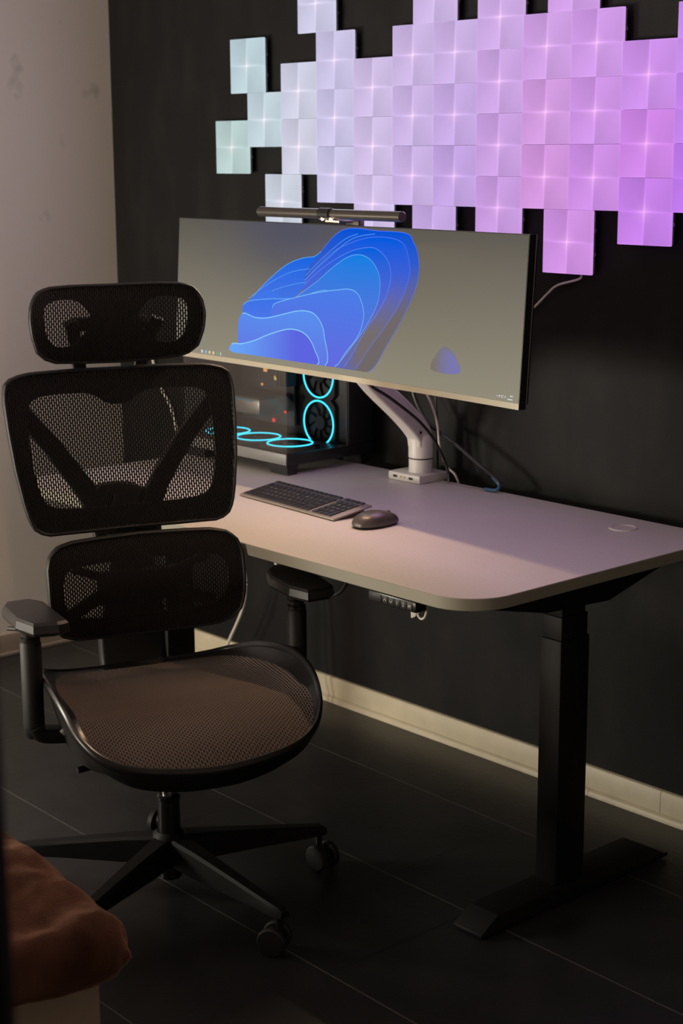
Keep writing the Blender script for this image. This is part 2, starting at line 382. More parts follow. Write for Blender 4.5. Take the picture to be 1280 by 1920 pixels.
def mirror(half): return half+[(-s, z) for s, z in reversed(half) if abs(s) > 1e-6]
def smooth2(poly, n=4): return [(v.x, v.z) for v in smooth_path([(a, 0, b) for a, b in poly], n, True)]
def sheet(name, outline, fn, m, parent, c, n=96, rings=10, off=0.):
    """uv-mapped sheet: fn(s,z)->local y ; local point (s,y,z)"""
    bm = bmesh.new(); uvl = bm.loops.layers.uv.new('UVMap'); pts = polyangle(outline, c[0], c[1], n); R = []
    def V(s, z): return bm.verts.new((s, fn(s, z)+off, z))
    R.append([V(*c)])
    for i in range(1, rings+1): R.append([V(c[0]+(a-c[0])*i/rings, c[1]+(b-c[1])*i/rings) for a, b in pts])
    for i in range(rings):
        A, B = R[i], R[i+1]
        for k in range(n):
            vs = []
            for v in (A[k % len(A)], B[k], B[(k+1) % n], A[(k+1) % len(A)]):
                if v not in vs: vs.append(v)
            bm.faces.new(vs)
    for fa in bm.faces:
        for l in fa.loops: l[uvl].uv = (l.vert.co.x, l.vert.co.z)
    return link(name, bm, m, parent)
def add_ring_plate(bm, outer, inner, c, fn, th, n=96):
    O = polyangle(outer, *c, n); I = polyangle(inner, *c, n); fr = []
    for P in (O, I):
        fr.append(([bm.verts.new((s, fn(s, z), z)) for s, z in P], [bm.verts.new((s, fn(s, z)+th, z)) for s, z in P]))
    (of, ob), (jf, jb) = fr
    for k in range(n):
        j = (k+1) % n
        bm.faces.new((of[k], of[j], jf[j], jf[k])); bm.faces.new((ob[k], jb[k], jb[j], ob[j]))
        bm.faces.new((of[k], ob[k], ob[j], of[j])); bm.faces.new((jf[k], jf[j], jb[j], jb[k]))
def quad_plane(name, pts, m, parent=None):
    bm = bmesh.new(); bm.faces.new([bm.verts.new(p) for p in pts]); return link(name, bm, m, parent, smooth=False)

# ---------------------------------------------------------------- room shell
M['floor'] = floor_mat(); M['wall_l'] = wall_left_mat(); M['wall_b'] = wall_black_mat()
RX, RY, RZ = 5.8, -5.4, 2.75
struct(box('floor', (RX/2, RY/2, -.05), (RX+.2, -RY+.2, .1), 'floor', None, 0))
struct(box('ceiling', (RX/2, RY/2, RZ+.05), (RX+.2, -RY+.2, .1), 'ceiling', None, 0))
struct(box('wall_left', (-.05, RY/2, RZ/2), (.1, -RY, RZ), 'wall_l', None, 0))
struct(box('wall_back', (RX/2, .05, RZ/2), (RX+.2, .1, RZ), 'wall_b', None, 0))
struct(box('wall_right', (RX+.05, RY/2, RZ/2), (.1, -RY, RZ), 'wall_l', None, 0))
struct(box('wall_front', (RX/2, RY-.05, RZ/2), (RX+.2, .1, RZ), 'wall_l', None, 0))
# back-wall skirting: flat board with a small quarter-round strip, split in two lengths like the photo
def skirting(name, x0, x1):
    bm = bmesh.new()
    pr = [(0, 0), (-.012, 0), (-.012, .066), (-.008, .072), (0, .073)]
    A = [bm.verts.new((x0, y, z)) for y, z in pr]; B = [bm.verts.new((x1, y, z)) for y, z in pr]
    for k in range(len(pr)): bm.faces.new((A[k], A[(k+1) % len(pr)], B[(k+1) % len(pr)], B[k]))
    bm.faces.new(A); bm.faces.new(list(reversed(B)))
    return struct(link(name, bm, 'baseboard'))
skirting('baseboard_back', .012, 2.245); skirting('baseboard_right', 2.2465, RX)
def shoe(name, x0, x1):
    bm = bmesh.new(); pr = [(-.0125, 0)]+[(-.0125-.011*math.cos(a*PI/8), .017*math.sin(a*PI/8)) for a in range(5)]
    A = [bm.verts.new((x0, y, z)) for y, z in pr]; B = [bm.verts.new((x1, y, z)) for y, z in pr]
    for k in range(len(pr)): bm.faces.new((A[k], A[(k+1) % len(pr)], B[(k+1) % len(pr)], B[k]))
    bm.faces.new(A); bm.faces.new(list(reversed(B)))
    return struct(link(name, bm, 'baseboard'))
shoe('trim_1', .025, 2.03); shoe('trim_2', 2.0315, RX)
bm = bmesh.new(); add_box(bm, (.006, RY/2, .035), (.012, -RY-.03, .07), .002); add_box(bm, (.017, RY/2-.03, .006), (.010, -RY-.09, .012), .003)
struct(link('baseboard_left', bm, 'baseboard_left'))
# dark door jamb close to the lens at the lower left
struct(box('door_1', (3.7077-.665*.1545, -2.596-.747*.1545, 1.05), (.30, .045, 2.1), mat('jamb_black', (.004, .004, .004), .7, spec=.1), None, .004, rot=Matrix.Rotation(math.radians(48.36), 3, 'Z')))

# ---------------------------------------------------------------- desk
DX0, DX1, DY0, DY1, DZ = .80, 2.452, -.888, -.073, .742
desk = thing('standing_desk', 'light standing desk with rounded corners on two black telescopic legs by the black wall', 'desk', ((DX0+DX1)/2, (DY0+DY1)/2, 0))
ox, oy = (DX0+DX1)/2, (DY0+DY1)/2
def rounded_rect(x0, y0, x1, y1, rf, rb, n=12):
    out = []
    for cx, cy, a0, rad in ((x1-rf, y0+rf, 270, rf), (x1-rb, y1-rb, 0, rb), (x0+rb, y1-rb, 90, rb), (x0+rf, y0+rf, 180, rf)):
        for k in range(n+1):
            a = math.radians(a0+90*k/n); out.append((cx+rad*math.cos(a), cy+rad*math.sin(a)))
    return out
bm = bmesh.new(); rr = rounded_rect(DX0-ox, DY0-oy, DX1-ox, DY1-oy, .105, .03)
def ring_at(inset, z):
    R = rounded_rect(DX0-ox+inset, DY0-oy+inset, DX1-ox-inset, DY1-oy-inset, .105-inset, .03-inset)
    return [bm.verts.new((a, b, z)) for a, b in R]
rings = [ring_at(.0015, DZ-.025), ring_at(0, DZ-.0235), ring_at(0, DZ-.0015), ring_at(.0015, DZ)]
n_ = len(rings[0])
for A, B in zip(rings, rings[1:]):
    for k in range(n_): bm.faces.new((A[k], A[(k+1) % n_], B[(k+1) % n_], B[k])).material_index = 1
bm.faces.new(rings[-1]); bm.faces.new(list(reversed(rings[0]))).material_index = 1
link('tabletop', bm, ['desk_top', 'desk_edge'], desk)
lathe('cable_grommet', [(0, 0), (.0, .0012), (.024, .0012), (.0245, .0002), (.0262, .0002), (.027, .0030), (.032, .0026), (.033, 0)], 'white_plastic', desk, (2.236-ox, -.173-oy, DZ))
for lx in (2.352, .962):
    leg = bpy.data.objects.new('leg', None)
    bm = bmesh.new(); add_box(bm, (lx-ox, -.5-oy, .31), (.058, .092, .548), .004)
    L = link('leg', bm, 'black_metal', desk)
    bm = bmesh.new(); add_box(bm, (lx-ox, -.5-oy, .598), (.052, .083, .07), .003); link('middle_tube', bm, 'black_metal', L)
    bm = bmesh.new(); add_box(bm, (lx-ox, -.5-oy, .67), (.046, .074, .08), .003); link('inner_tube', bm, 'black_metal', L)
    # foot: flat bar with sloped ends
    bm = bmesh.new(); hw = .04
    prof = [(-.785, .004), (-.785, .012), (-.735, .042), (-.235, .042), (-.185, .014), (-.172, .012), (-.172, .004)]
    add_prism(bm, [(lx-hw-ox, y-oy, z) for y, z in prof], (2*hw, 0, 0), 0, .0015)
    for yy in (-.74, -.22): add_lathe(bm, cyl(.016, 0, .006, .001), 16, (lx-ox, yy-oy, 0))
    link('foot', bm, 'black_metal', desk)
    bm = bmesh.new()
    prof = [(-.79, DZ-.026), (-.78, DZ-.044), (-.60, DZ-.085), (-.40, DZ-.095), (-.20, DZ-.044), (-.19, DZ-.026)]
    add_prism(bm, [(lx-.035-ox, y-oy, z) for y, z in prof], (.07, 0, 0), 0, .0015); link('side_bracket', bm, 'black_metal', desk)
box('cross_beam', (0, -.5-oy, DZ-.05), (1.32, .07, .04), 'black_metal', desk, .003)
# height controller hanging under the front edge
ctl = box('control_panel', (2.234-ox, -.873-oy, DZ-.037), (.137, .030, .022), 'black_gloss', desk, .003)
ry = -.8885-oy
CX = 2.234-ox
for k in range(5):
    box('button', (CX-.018+k*.0175, ry+.0002, DZ-.037), (.0160, .0022, .0165), 'dark_grey', ctl, .0008)
box('display', (CX-.047, ry+.0002, DZ-.037), (.036, .0022, .0165), 'dark_grey', ctl, .0008)
def glyph(parent, ch, x, z, size, m='legend'):
    cu = bpy.data.curves.new('legend', 'FONT'); cu.body = ch; cu.size = size; cu.align_x = 'CENTER'; cu.align_y = 'CENTER'; cu.extrude = .0001
    o = bpy.data.objects.new('tmp', cu); COL.objects.link(o)
    dg = bpy.context.evaluated_depsgraph_get(); me = bpy.data.meshes.new_from_object(o.evaluated_get(dg))
    bpy.data.objects.remove(o); me.name = 'legend'; me.materials.clear(); me.materials.append(M[m])
    g = bpy.data.objects.new('legend', me); COL.objects.link(g); g.parent = parent
    g.location = (x, ry-.0012, z); g.rotation_euler = (PI/2, 0, 0)
for k, chh in enumerate('∧∨12M'):
    b_ = [c_ for c_ in ctl.children if c_.name.startswith('button')][k]
    if chh in '∧∨':
        sg = 1 if chh == '∧' else -1; bmx = bmesh.new(); x0 = CX-.018+k*.0175; z0 = DZ-.037
        for s_ in (-1, 1): add_prism(bmx, [(x0, ry-.0010, z0+sg*.003), (x0, ry-.0010, z0+sg*.0017), (x0+s_*.0042, ry-.0010, z0-sg*.0028), (x0+s_*.0042, ry-.0010, z0-sg*.0015)], (0, -.0003, 0))
        link('legend', bmx, 'legend', desk)
    else: glyph(desk, chh, CX-.018+k*.0175, DZ-.037, .010)

# ---------------------------------------------------------------- wall light panels
PX0, PZ0 = .878, 1.737
panels = [(-2, 1), (-1, -1), (-3, -2), (1, 0), (1, -2), (0, -4), (2, 3), (3, 1), (3, -1), (3, -3), (5, 0), (5, -2), (5, -4),
          (7, 1), (7, -1), (7, -3), (8, 3), (8, -5), (9, 1), (9, -1), (9, -3), (11, 2), (11, 0), (11, -2), (11, -4),
          (13, 1), (13, -1), (13, -3), (14, 3), (14, -5), (15, 1), (15, -1), (15, -3), (17, 0), (17, -2), (17, -4), (19, 1), (19, -1), (19, -3)]
stops = [(-3, (186, 210, 216), (190, 212, 206)), (-1, (196, 212, 224), (200, 216, 222)), (1, (208, 210, 230), (214, 211, 230)), (3, (206, 198, 232), (208, 202, 236)),
         (5, (208, 190, 230), (214, 196, 236)), (9, (208, 182, 232), (198, 164, 230)), (13, (210, 164, 232), (212, 152, 226)), (16, (212, 156, 236), (206, 138, 234)), (20, (208, 150, 240), (188, 112, 240))]
def glow(u_, v_):
    t = min(max((2-v_)/6, 0), 1)
    for (a, t0, b0), (b, t1, b1) in zip(stops, stops[1:]):
        if u_ <= b:
            k = min(max((u_-a)/(b-a), 0), 1)
            c = [(t0[i]*(1-t)+b0[i]*t)*(1-k)+(t1[i]*(1-t)+b1[i]*t)*k for i in range(3)]
            return lin(c)
    return lin(stops[-1][2])
ORD = ['', 'first', 'second', 'third', 'fourth', 'fifth', 'sixth', 'seventh', 'eighth', 'ninth', 'tenth', 'eleventh', 'twelfth']
def shade(u_):
    return 'pale teal' if u_ <= -1 else 'bluish white' if u_ <= 2 else 'pale lavender' if u_ <= 6 else 'lilac' if u_ <= 11 else 'pink violet' if u_ <= 16 else 'purple'
special = {(-2, 1): 'pale teal glowing square wall panel, upper of the two stray ones at far left',
           (-3, -2): 'greenish white glowing square wall panel farthest left of all, low on the left tip',
           (-1, -1): 'pale teal glowing square wall panel joining the two stray ones to the main group',
           (0, -4): 'bluish white glowing square wall panel just above the left half of the monitor lamp',
           (2, 3): 'bluish white glowing square wall panel cut by the top edge, leftmost along the top',
           (8, 3): 'lilac glowing square wall panel cut by the top edge, second from left along the top',
           (14, 3): 'pink violet glowing square wall panel cut by the top edge, rightmost along the top',
           (5, -4): 'pale lavender glowing square wall panel partly behind the right half of the monitor lamp',
           (8, -5): 'lilac glowing square wall panel half hidden behind the monitor top, right of its lamp',
           (11, -4): 'lilac glowing square wall panel peeking over the monitor near its right end',
           (14, -5): 'pink violet glowing square wall panel hanging lowest, white cable leaving its bottom'}
fullcols = sorted({u_ for u_, v_ in panels if (u_, v_) not in special})
def make_panel():
    e = thing('light_panel', '', 'light panel', (0, 0, 0))
    bm = bmesh.new(); h = .0746
    add_box(bm, (0, 0, 0), (2*h, .009, 2*h), .0012, 2)
    bm.faces.ensure_lookup_table()
    for fa in bm.faces: fa.material_index = 0
    d = link('diffuser', bm, 'panel_face', e, smooth=False); d.location = (0, -.0255, 0)
    bm = bmesh.new(); add_box(bm, (0, -.0165, 0), (.145, .009, .145), .002); add_box(bm, (0, -.006, 0), (.06, .012, .06), .002)
    for sx_, sz_ in ((.073, .028), (.073, -.028)): add_lathe(bm, cyl(.005, -.003, .003, .001), 10, (sx_-.001, -.0165, sz_), 'X')
    link('backing', bm, 'panel_mount', e)
    return e
proto = make_panel()
for i, (u_, v_) in enumerate(panels):
    if i == 0: e = proto
    else:
        e = proto.copy(); COL.objects.link(e)
        for chd in list(proto.children):
            c2 = chd.copy(); COL.objects.link(c2); c2.parent = e
    e.location = (PX0+u_*.075, 0, PZ0+v_*.075)
    if (u_, v_) in special: e['label'] = special[(u_, v_)]
    else:
        col = sorted([b for a, b in panels if a == u_ and (a, b) not in special], reverse=True); k = col.index(v_)
        pos = ('top one' if k == 0 else 'bottom one' if k == len(col)-1 else 'middle one') if len(col) > 1 else 'only one'
        e['label'] = f'{shade(u_)} glowing square wall panel, {pos} in the {ORD[fullcols.index(u_)+1]} stacked column from left'
    e['group'] = 'glowing wall panels'
    for chd in e.children:
        if chd.name.startswith('diffuser'):
            g_ = glow(u_, v_); k_ = {(17, -2): (1.06, .97, .98), (13, -1): (1.02, .99, .98), (13, -3): (1.02, .98, .98)}.get((u_, v_), (1, 1, 1))
            chd['glow'] = [a_*b_ for a_, b_ in zip(g_, k_)]
for gx, gc, ge in ((1.02, (.82, .84, 1.0), 1.8), (1.62, (.86, .62, 1.0), 2.6), (2.16, (.84, .45, 1.0), 2.4)):   # the light the panels throw into the room
    ga_ = area('panel_glow', (gx, -.06, 1.76), (gx, -1, 1.70), .45, ge, gc)
tag(tube('panel_cable', [(PX0+14.3*.075, -.012, PZ0-6*.075+.01), (1.955, -.010, 1.277), (1.885, -.010, 1.257), (1.852, -.010, 1.234), (1.81, -.010, 1.199), (1.77, -.012, 1.178), (1.72, -.016, 1.175), (1.68, -.03, 1.20)], .0028, 'white_cable'),
    'white cable running from the lowest purple panel down behind the monitor', 'cable')

# ---------------------------------------------------------------- monitor
MW, MH, MS = 1.25, .3519, .0192
mon = thing('ultrawide_monitor', 'very wide gently curved monitor showing blue folds on a grey-beige picture', 'monitor', (1.6643, -.5275, 1.2346))
mon.rotation_euler = Matrix.Rotation(-.0443, 3, 'Z').__matmul__(Matrix.Rotation(-.0651, 3, 'X')).to_euler()
def sy(x): return -MS*(x/(MW/2))**2
def curved_slab(name, x0, x1, z0, z1, yf, yb, m, n=48, bev=0):
    bm = bmesh.new(); R = []
    for i in range(n+1):
        x = x0+(x1-x0)*i/n; y = sy(x)
        R.append([bm.verts.new((x, y+yf, z0)), bm.verts.new((x, y+yf, z1)), bm.verts.new((x, y+yb, z1)), bm.verts.new((x, y+yb, z0))])
    for A, B in zip(R, R[1:]):
        for k in range(4): bm.faces.new((A[k], A[(k+1) % 4], B[(k+1) % 4], B[k]))
    bm.faces.new(R[0]); bm.faces.new(list(reversed(R[-1])))
    return link(name, bm, m, mon, auto=30)
curved_slab('housing', -MW/2, MW/2, -MH/2, MH/2, .0015, .020, 'screen_edge')
curved_slab('rear_cover', -MW/2+.010, MW/2-.010, -MH/2+.01, MH/2-.01, .0201, .036, 'screen_edge')
curved_slab('chin', -MW/2, MW/2, -MH/2, -MH/2+.0125, .0000, .0014, mat('chin_metal', (.42, .385, .30), .45, .2))
curved_slab('screen', -MW/2+.002, MW/2-.002, -MH/2+.0128, MH/2-.002, .0004, .0014, 'screen')
box('rear_hub', (0, .056, -.01), (.30, .04, .24), 'screen_edge', mon, .012, 3)
bm = bmesh.new(); add_box(bm, (MW/2-.0008, sy(MW/2)+.0215, 0), (.003, .003, MH-.002), .001); link('edge_trim', bm, mat('trim_grey', (.30, .28, .30), .35, .5), mon)
SH = {"A": [[-0.325, -0.019], [-0.278, 0.021], [-0.215, 0.062], [-0.169, 0.084], [-0.122, 0.096], [-0.084, 0.101], [-0.061, 0.111], [-0.112, 0.065], [-0.118, 0.031], [-0.148, 0.005], [-0.195, -0.006], [-0.244, 0.008], [-0.293, -0.002]],
 "P1": [[-0.119, 0.04], [-0.113, 0.07], [-0.076, 0.1], [0.015, 0.165], [0.144, 0.167], [0.237, 0.165], [0.263, 0.147], [0.28, 0.121], [0.286, 0.081], [0.272, 0.035], [0.238, -0.021], [0.192, -0.08], [0.131, -0.147], [0.018, -0.147], [-0.117, 0.021]],
 "P2": [[-0.118, 0.038], [-0.074, 0.077], [-0.015, 0.115], [0.043, 0.136], [0.101, 0.15], [0.167, 0.154], [0.224, 0.145], [0.248, 0.115], [0.255, 0.075], [0.231, 0.019], [0.188, -0.034], [0.134, -0.089], [0.079, -0.146], [0.018, -0.147], [-0.117, 0.021]],
 "P3": [[-0.118, 0.033], [-0.044, 0.08], [0.037, 0.115], [0.096, 0.128], [0.136, 0.128], [0.17, 0.111], [0.19, 0.085], [0.189, 0.049], [0.164, 0.001], [0.11, -0.059], [0.041, -0.145], [0.003, -0.146], [-0.117, 0.016]],
 "P4": [[-0.148, 0.002], [-0.072, 0.043], [-0.013, 0.08], [0.038, 0.105], [0.082, 0.112], [0.12, 0.102], [0.147, 0.078], [0.157, 0.047], [0.149, 0.005], [0.116, -0.044], [0.068, -0.095], [0.01, -0.146], [-0.028, -0.147], [-0.147, -0.01]],
 "P5": [[-0.234, -0.028], [-0.219, -0.015], [-0.148, 0.002], [-0.07, 0.018], [0.006, 0.029], [0.051, 0.033], [0.081, 0.024], [0.1, -0.003], [0.104, -0.031], [0.088, -0.07], [0.046, -0.111], [0.01, -0.146], [-0.059, -0.149], [-0.224, -0.055]],
 "P7": [[-0.352, -0.05], [-0.30, -0.056], [-0.25, -0.053], [-0.19, -0.040], [-0.13, -0.028], [-0.08, -0.030], [-0.048, -0.051], [-0.034, -0.08], [-0.026, -0.147], [-0.17, -0.148], [-0.34, -0.147], [-0.368, -0.09]],
 "P8": [[-0.390, -0.128], [-0.35, -0.124], [-0.30, -0.112], [-0.254, -0.096], [-0.206, -0.082], [-0.167, -0.074], [-0.127, -0.075], [-0.094, -0.087], [-0.069, -0.112], [-0.055, -0.148], [-0.17, -0.149], [-0.38, -0.149]],
 "Q": [[0.388, -0.068], [0.416, -0.083], [0.436, -0.12], [0.344, -0.121], [0.361, -0.083]]}
pic = bmesh.new(); cl = pic.loops.layers.float_color.new('Col')
from mathutils.geometry import tessellate_polygon
def paint(poly, layer, fn, closed_smooth=True):
    pts = smooth_path([(a, 0, b) for a, b in poly], 5, True) if closed_smooth else [Vector((a, 0, b)) for a, b in poly]
    pts = [Vector((p_.x, 0, max(p_.z, -.1485))) for p_ in pts]
    t = bmesh.new(); vs = [t.verts.new(p_) for p_ in pts]
    for tri in tessellate_polygon([[Vector((p_.x, p_.z, 0)) for p_ in pts]]):
        try: t.faces.new([vs[i] for i in tri])
        except ValueError: pass
    for _ in range(3):
        es = [e for e in t.edges if e.calc_length() > .022]
        if es: bmesh.ops.subdivide_edges(t, edges=es, cuts=1); bmesh.ops.triangulate(t, faces=t.faces)
    mp = {v: pic.verts.new((v.co.x, sy(v.co.x)-.00006*layer-.0003, v.co.z)) for v in t.verts}
    for fa in t.faces:
        try: nf = pic.faces.new([mp[v] for v in fa.verts])
        except ValueError: continue
        for l in nf.loops: l[cl] = (*fn(l.vert.co.x, l.vert.co.z), 1)
    t.free(); return pts
def stroke(pts, layer, wd, fn):
    for a, b in zip(pts, pts[1:]):
        d = (b-a)
        if d.length < 1e-6: continue
        n = Vector((-d.z, 0, d.x)).normalized()*wd/2; e = d.normalized()*wd*.3
        q = [a-e+n, a-e-n, b+e-n, b+e+n]
        nf = pic.faces.new([pic.verts.new((p_.x, sy(p_.x)-.00006*layer-.0003, p_.z)) for p_ in q])
        for l in nf.loops: l[cl] = (*fn(l.vert.co.x, l.vert.co.z), 1)
def mixc(a, b, t): t = min(max(t, 0), 1); return tuple(a[i]*(1-t)+b[i]*t for i in range(3))
bg = lin((122, 114, 98)); c_deep = lin((5, 84, 214)); c_mid = lin((44, 100, 224)); c_vio = lin((92, 110, 226)); c_sky = lin((30, 140, 226)); c_pale = lin((110, 160, 240)); c_edge = lin((118, 186, 248))
def grad(zt, ct, zb, cb, xt=None, cx_=None):
    def fn(x, z):
        c = mixc(cb, ct, (z-zb)/(zt-zb))
        if xt: c = mixc(c, cx_, (x-xt[0])/(xt[1]-xt[0]))
        return c
    return fn
def fade(fn, z0, z1, bgc=bg, x0=None):
    def g(x, z):
        k = (z-z0)/(z1-z0)
        if x0 is not None: k = max(k, (x0-x)/.10)
        return mixc(bgc, fn(x, z), k)
    return g
def layer(key, ly, fn, strokes=None, wd=.0016, efn=None, closed_smooth=True):
    pts = paint(SH[key], ly, fn); efn = efn or (lambda x, z: mixc(fn(x, z), c_edge, .75))
    if strokes:
        for a, b in strokes: stroke(pts[a*5:b*5+1], ly+.5, wd, efn)
layer('Q', 1, lambda x, z: mixc(lin((120, 118, 172)), bg, max((.40-x)/.05, (z+.085)/.02)))
p1 = fade(grad(.165, c_deep, .02, lin((70, 96, 190))), -.02, .10, lin((112, 104, 104)), .10)
layer('P1', 2, p1, [(1, 12)], .0016, lambda x, z: mixc(p1(x, z), lin((96, 120, 240)), .8))
p2 = fade(grad(.15, lin((4, 90, 224)), 0, lin((84, 100, 200))), -.06, .07, lin((116, 108, 108)), .10)
layer('P2', 3, p2, [(0, 12)], .0016, lambda x, z: mixc(p2(x, z), lin((90, 124, 244)), .8))
p3 = fade(grad(.128, lin((0, 96, 220)), -.02, lin((92, 104, 206))), -.12, .02, lin((110, 106, 130)), .10)
layer('P3', 4, p3, [(0, 10)], .0016, lambda x, z: mixc(p3(x, z), lin((100, 140, 248)), .8))
p4 = grad(.11, lin((20, 126, 226)), -.14, lin((104, 110, 214)), None)
layer('P4', 5, p4, [(0, 11)], .0016, lambda x, z: mixc(p4(x, z), c_edge, .7))
ga = grad(.11, lin((8, 100, 226)), -.02, lin((74, 116, 226)))
layer('A', 6, ga, [(0, 6)], .0015)
for q in ([(-.33, -.012), (-.25, .030), (-.17, .060), (-.10, .072)], [(-.30, -.010), (-.22, .018), (-.15, .034), (-.11, .040)],
          [(-.112, .056), (-.06, .094), (.02, .142), (.07, .158)], [(-.116, .045), (-.04, .095), (.05, .146), (.13, .160)]):
    stroke(smooth_path([(a, 0, b) for a, b in q], 6), 8, .0012, lambda x, z: lin((96, 168, 246)))
gb = grad(.01, lin((52, 112, 228)), -.09, lin((84, 120, 234)))
stroke(paint([[-.352, -.046], [-.335, -.020], [-.25, -.008], [-.15, .0], [-.02, .024], [.0, -.06], [-.10, -.12], [-.32, -.10]], 8.5, gb)[3:21], 8.8, .0016, lambda x, z: lin((110, 180, 248)))
p5 = grad(.033, lin((72, 124, 232)), -.145, lin((98, 106, 222)))
layer('P5', 9, p5, [(0, 11)], .0018, lambda x, z: mixc(p5(x, z), lin((130, 200, 250)), .85))
paint([[-.33,-.02],[-.29,.004],[-.24,.012],[-.20,.0],[-.16,.004],[-.19,-.02],[-.22,-.03],[-.30,-.03]], 8.5, grad(.01, lin((60, 118, 232)), -.03, lin((74, 116, 230))))
p7 = grad(-.03, lin((88, 142, 238)), -.14, lin((98, 120, 228)))
layer('P7', 12, p7, [(0, 8)], .0024, lambda x, z: lin((134, 200, 248)))
p8 = lambda x, z: mixc(lin((104, 164, 246)), lin((92, 100, 224)), (x+.38)/.24)
layer('P8', 13, p8, [(0, 9)], .0024, lambda x, z: lin((140, 208, 250)))
link('wallpaper', pic, 'picture', mon, smooth=False)
# taskbar marks
for x, m_ in ((-.512, 'icon_white'), (-.496, 'icon_blue'), (-.481, 'icon_tan'), (-.465, 'icon_tan'), (-.448, 'icon_green'), (-.435, 'icon_white')):
    box('taskbar_icon', (x, sy(x)-.0004, -.157), (.0075 if x < -.44 else .003, .0006, .0075), m_, mon, 0)
bm = bmesh.new()
for x, z, a, b in ((.557, -.1535, .002, .002), (.565, -.1535, .004, .0035), (.5725, -.1535, .0015, .0045), (.5755, -.1515, .005, .001), (.5755, -.1555, .005, .001), (.5835, -.1535, .002, .004)): add_box(bm, (x, sy(x)-.0004, z), (a, .0006, b))
for k in range(4): add_box(bm, (.5985+k*.0022, sy(.6)-.0004, -.1505), (.0014, .0006, .0026))
for k in range(7): add_box(bm, (.5915+k*.0022, sy(.6)-.0004, -.1575), (.0014, .0006, .0026))
link('tray_text', bm, 'icon_white', mon, smooth=False)

# ---------------------------------------------------------------- monitor light bar
bar = thing('monitor_light_bar', 'slim dark metal lamp bar clipped along the top of the monitor', 'lamp', (1.683, -.565, 1.4365), -.012)
bm = bmesh.new(); add_lathe(bm, cyl(.0115, -.247, -.022, .002), 24, (0, 0, 0), 'X'); add_lathe(bm, cyl(.0115, .017, .247, .002), 24, (0, 0, 0), 'X'); link('tube', bm, 'bar_metal', bar)
bm = bmesh.new(); add_lathe(bm, cyl(.0135, -.026, .014, .002), 24, (0, 0, 0), 'X'); add_lathe(bm, cyl(.0105, .014, .0175, .0005), 24, (0, 0, 0), 'X'); link('collar', bm, 'dark_grey', bar)
bm = bmesh.new(); add_box(bm, (.0, .022, -.004), (.05, .028, .012), .003); add_box(bm, (.018, .018, -.0165), (.045, .045, .006), .002); add_box(bm, (.018, .066, -.03), (.045, .02, .05), .004); link('clip', bm, 'bar_metal', bar)
ind = mat('glint_white', (.9, .9, .9), .2, emit=(1, .95, .9), es=.45)
for x in (-.009, .020): lathe('glint_dot', [(0, -.004), (.003, -.003), (.004, 0), (.003, .003), (0, .004)], ind, bar, (x, -.009, -.0105), n=12)  # glowing dots added for the bright reflections under the bar
bm = bmesh.new()
for x0, x1 in ((-.24, -.03), (.022, .24)): add_box(bm, ((x0+x1)/2, -.001, -.0098), (x1-x0, .006, .0016))
link('diffuser', bm, 'led_strip', bar)
ld = bpy.data.lights.new('bar_light', 'AREA'); ld.shape = 'RECTANGLE'; ld.size = .46; ld.size_y = .008; ld.energy = 4.6; ld.color = (1, .65, .35)
lo = bpy.data.objects.new('bar_light', ld); COL.objects.link(lo); lo.parent = bar; lo.location = (0, -.005, -.0135); lo.rotation_euler = (math.radians(-44), 0, 0)

# ---------------------------------------------------------------- monitor arm with hub base
arm = thing('monitor_mount', 'white monitor mount rising from a desk clamp with usb ports', 'monitor arm', (1.519, -.108, DZ))
AX, AY = 1.548, -.135
bm = bmesh.new(); add_prism(bm, [(1.481-AX, -.188-AY, 0), (1.598-AX, -.188-AY, 0), (1.598-AX, -.083-AY, 0), (1.481-AX, -.083-AY, 0)], (0, 0, .022), 0, .004)
base = link('hub_base', bm, 'white_plastic', arm)
for x in (1.508, 1.566): box('usb_port', (x-AX, -.1885-AY, .0115), (.0135, .002, .006), 'dark_grey', base, .0005)
for x, m_ in ((1.530, 'led_orange'), (1.543, 'led_orange')): lathe('audio_jack', cyl(.0024, -.001, .001, .0002), mat('brass', (.55, .35, .08), .3, .8), base, (x-AX, -.1882-AY, .0118), 'Y', 12)
lathe('post', [(0, .02), (.031, .02), (.031, .056), (.0295, .057), (.0295, .059), (.032, .060), (.032, .116), (.029, .121), (0, .121)], 'white_plastic', arm, n=28)
lathe('seam_ring', cyl(.0316, .0566, .0590, .0003), 'dark_grey', arm, n=28)
# spring arm: curved, tapering box section up towards the screen
tgt = Vector((1.655-AX, -.455-AY, 1.20-DZ))
path = smooth_path([(0, .0, .095), (.001, -.012, .128), (.010, -.075, .184), (.032, -.185, .262), (.056, -.25, .310), (.085, -.29, .352)], 7)
bm = bmesh.new(); k_ = len(path)
add_sweep(bm, path, rrect(.047, .052, .008, 3), (0, 1, .9), scales=[1.06-.12*i/k_ for i in range(k_)]); link('lower_arm', bm, 'white_plastic', arm)
lathe('screw', cyl(.004, -.001, .001, .0003), 'dark_grey', arm, (.0305, -.03, .13), 'X', 10)
bm = bmesh.new(); add_lathe(bm, cyl(.028, .33, .43, .004), 24, (.095, -.295, 0)); add_box(bm, (.105, -.325, .42), (.045, .07, .05), .006); link('elbow', bm, 'white_plastic', arm)
bm = bmesh.new(); add_box(bm, (.110, -.295, .46), (.11, .014, .11), .003); link('mount_plate', bm, 'dark_grey', arm)

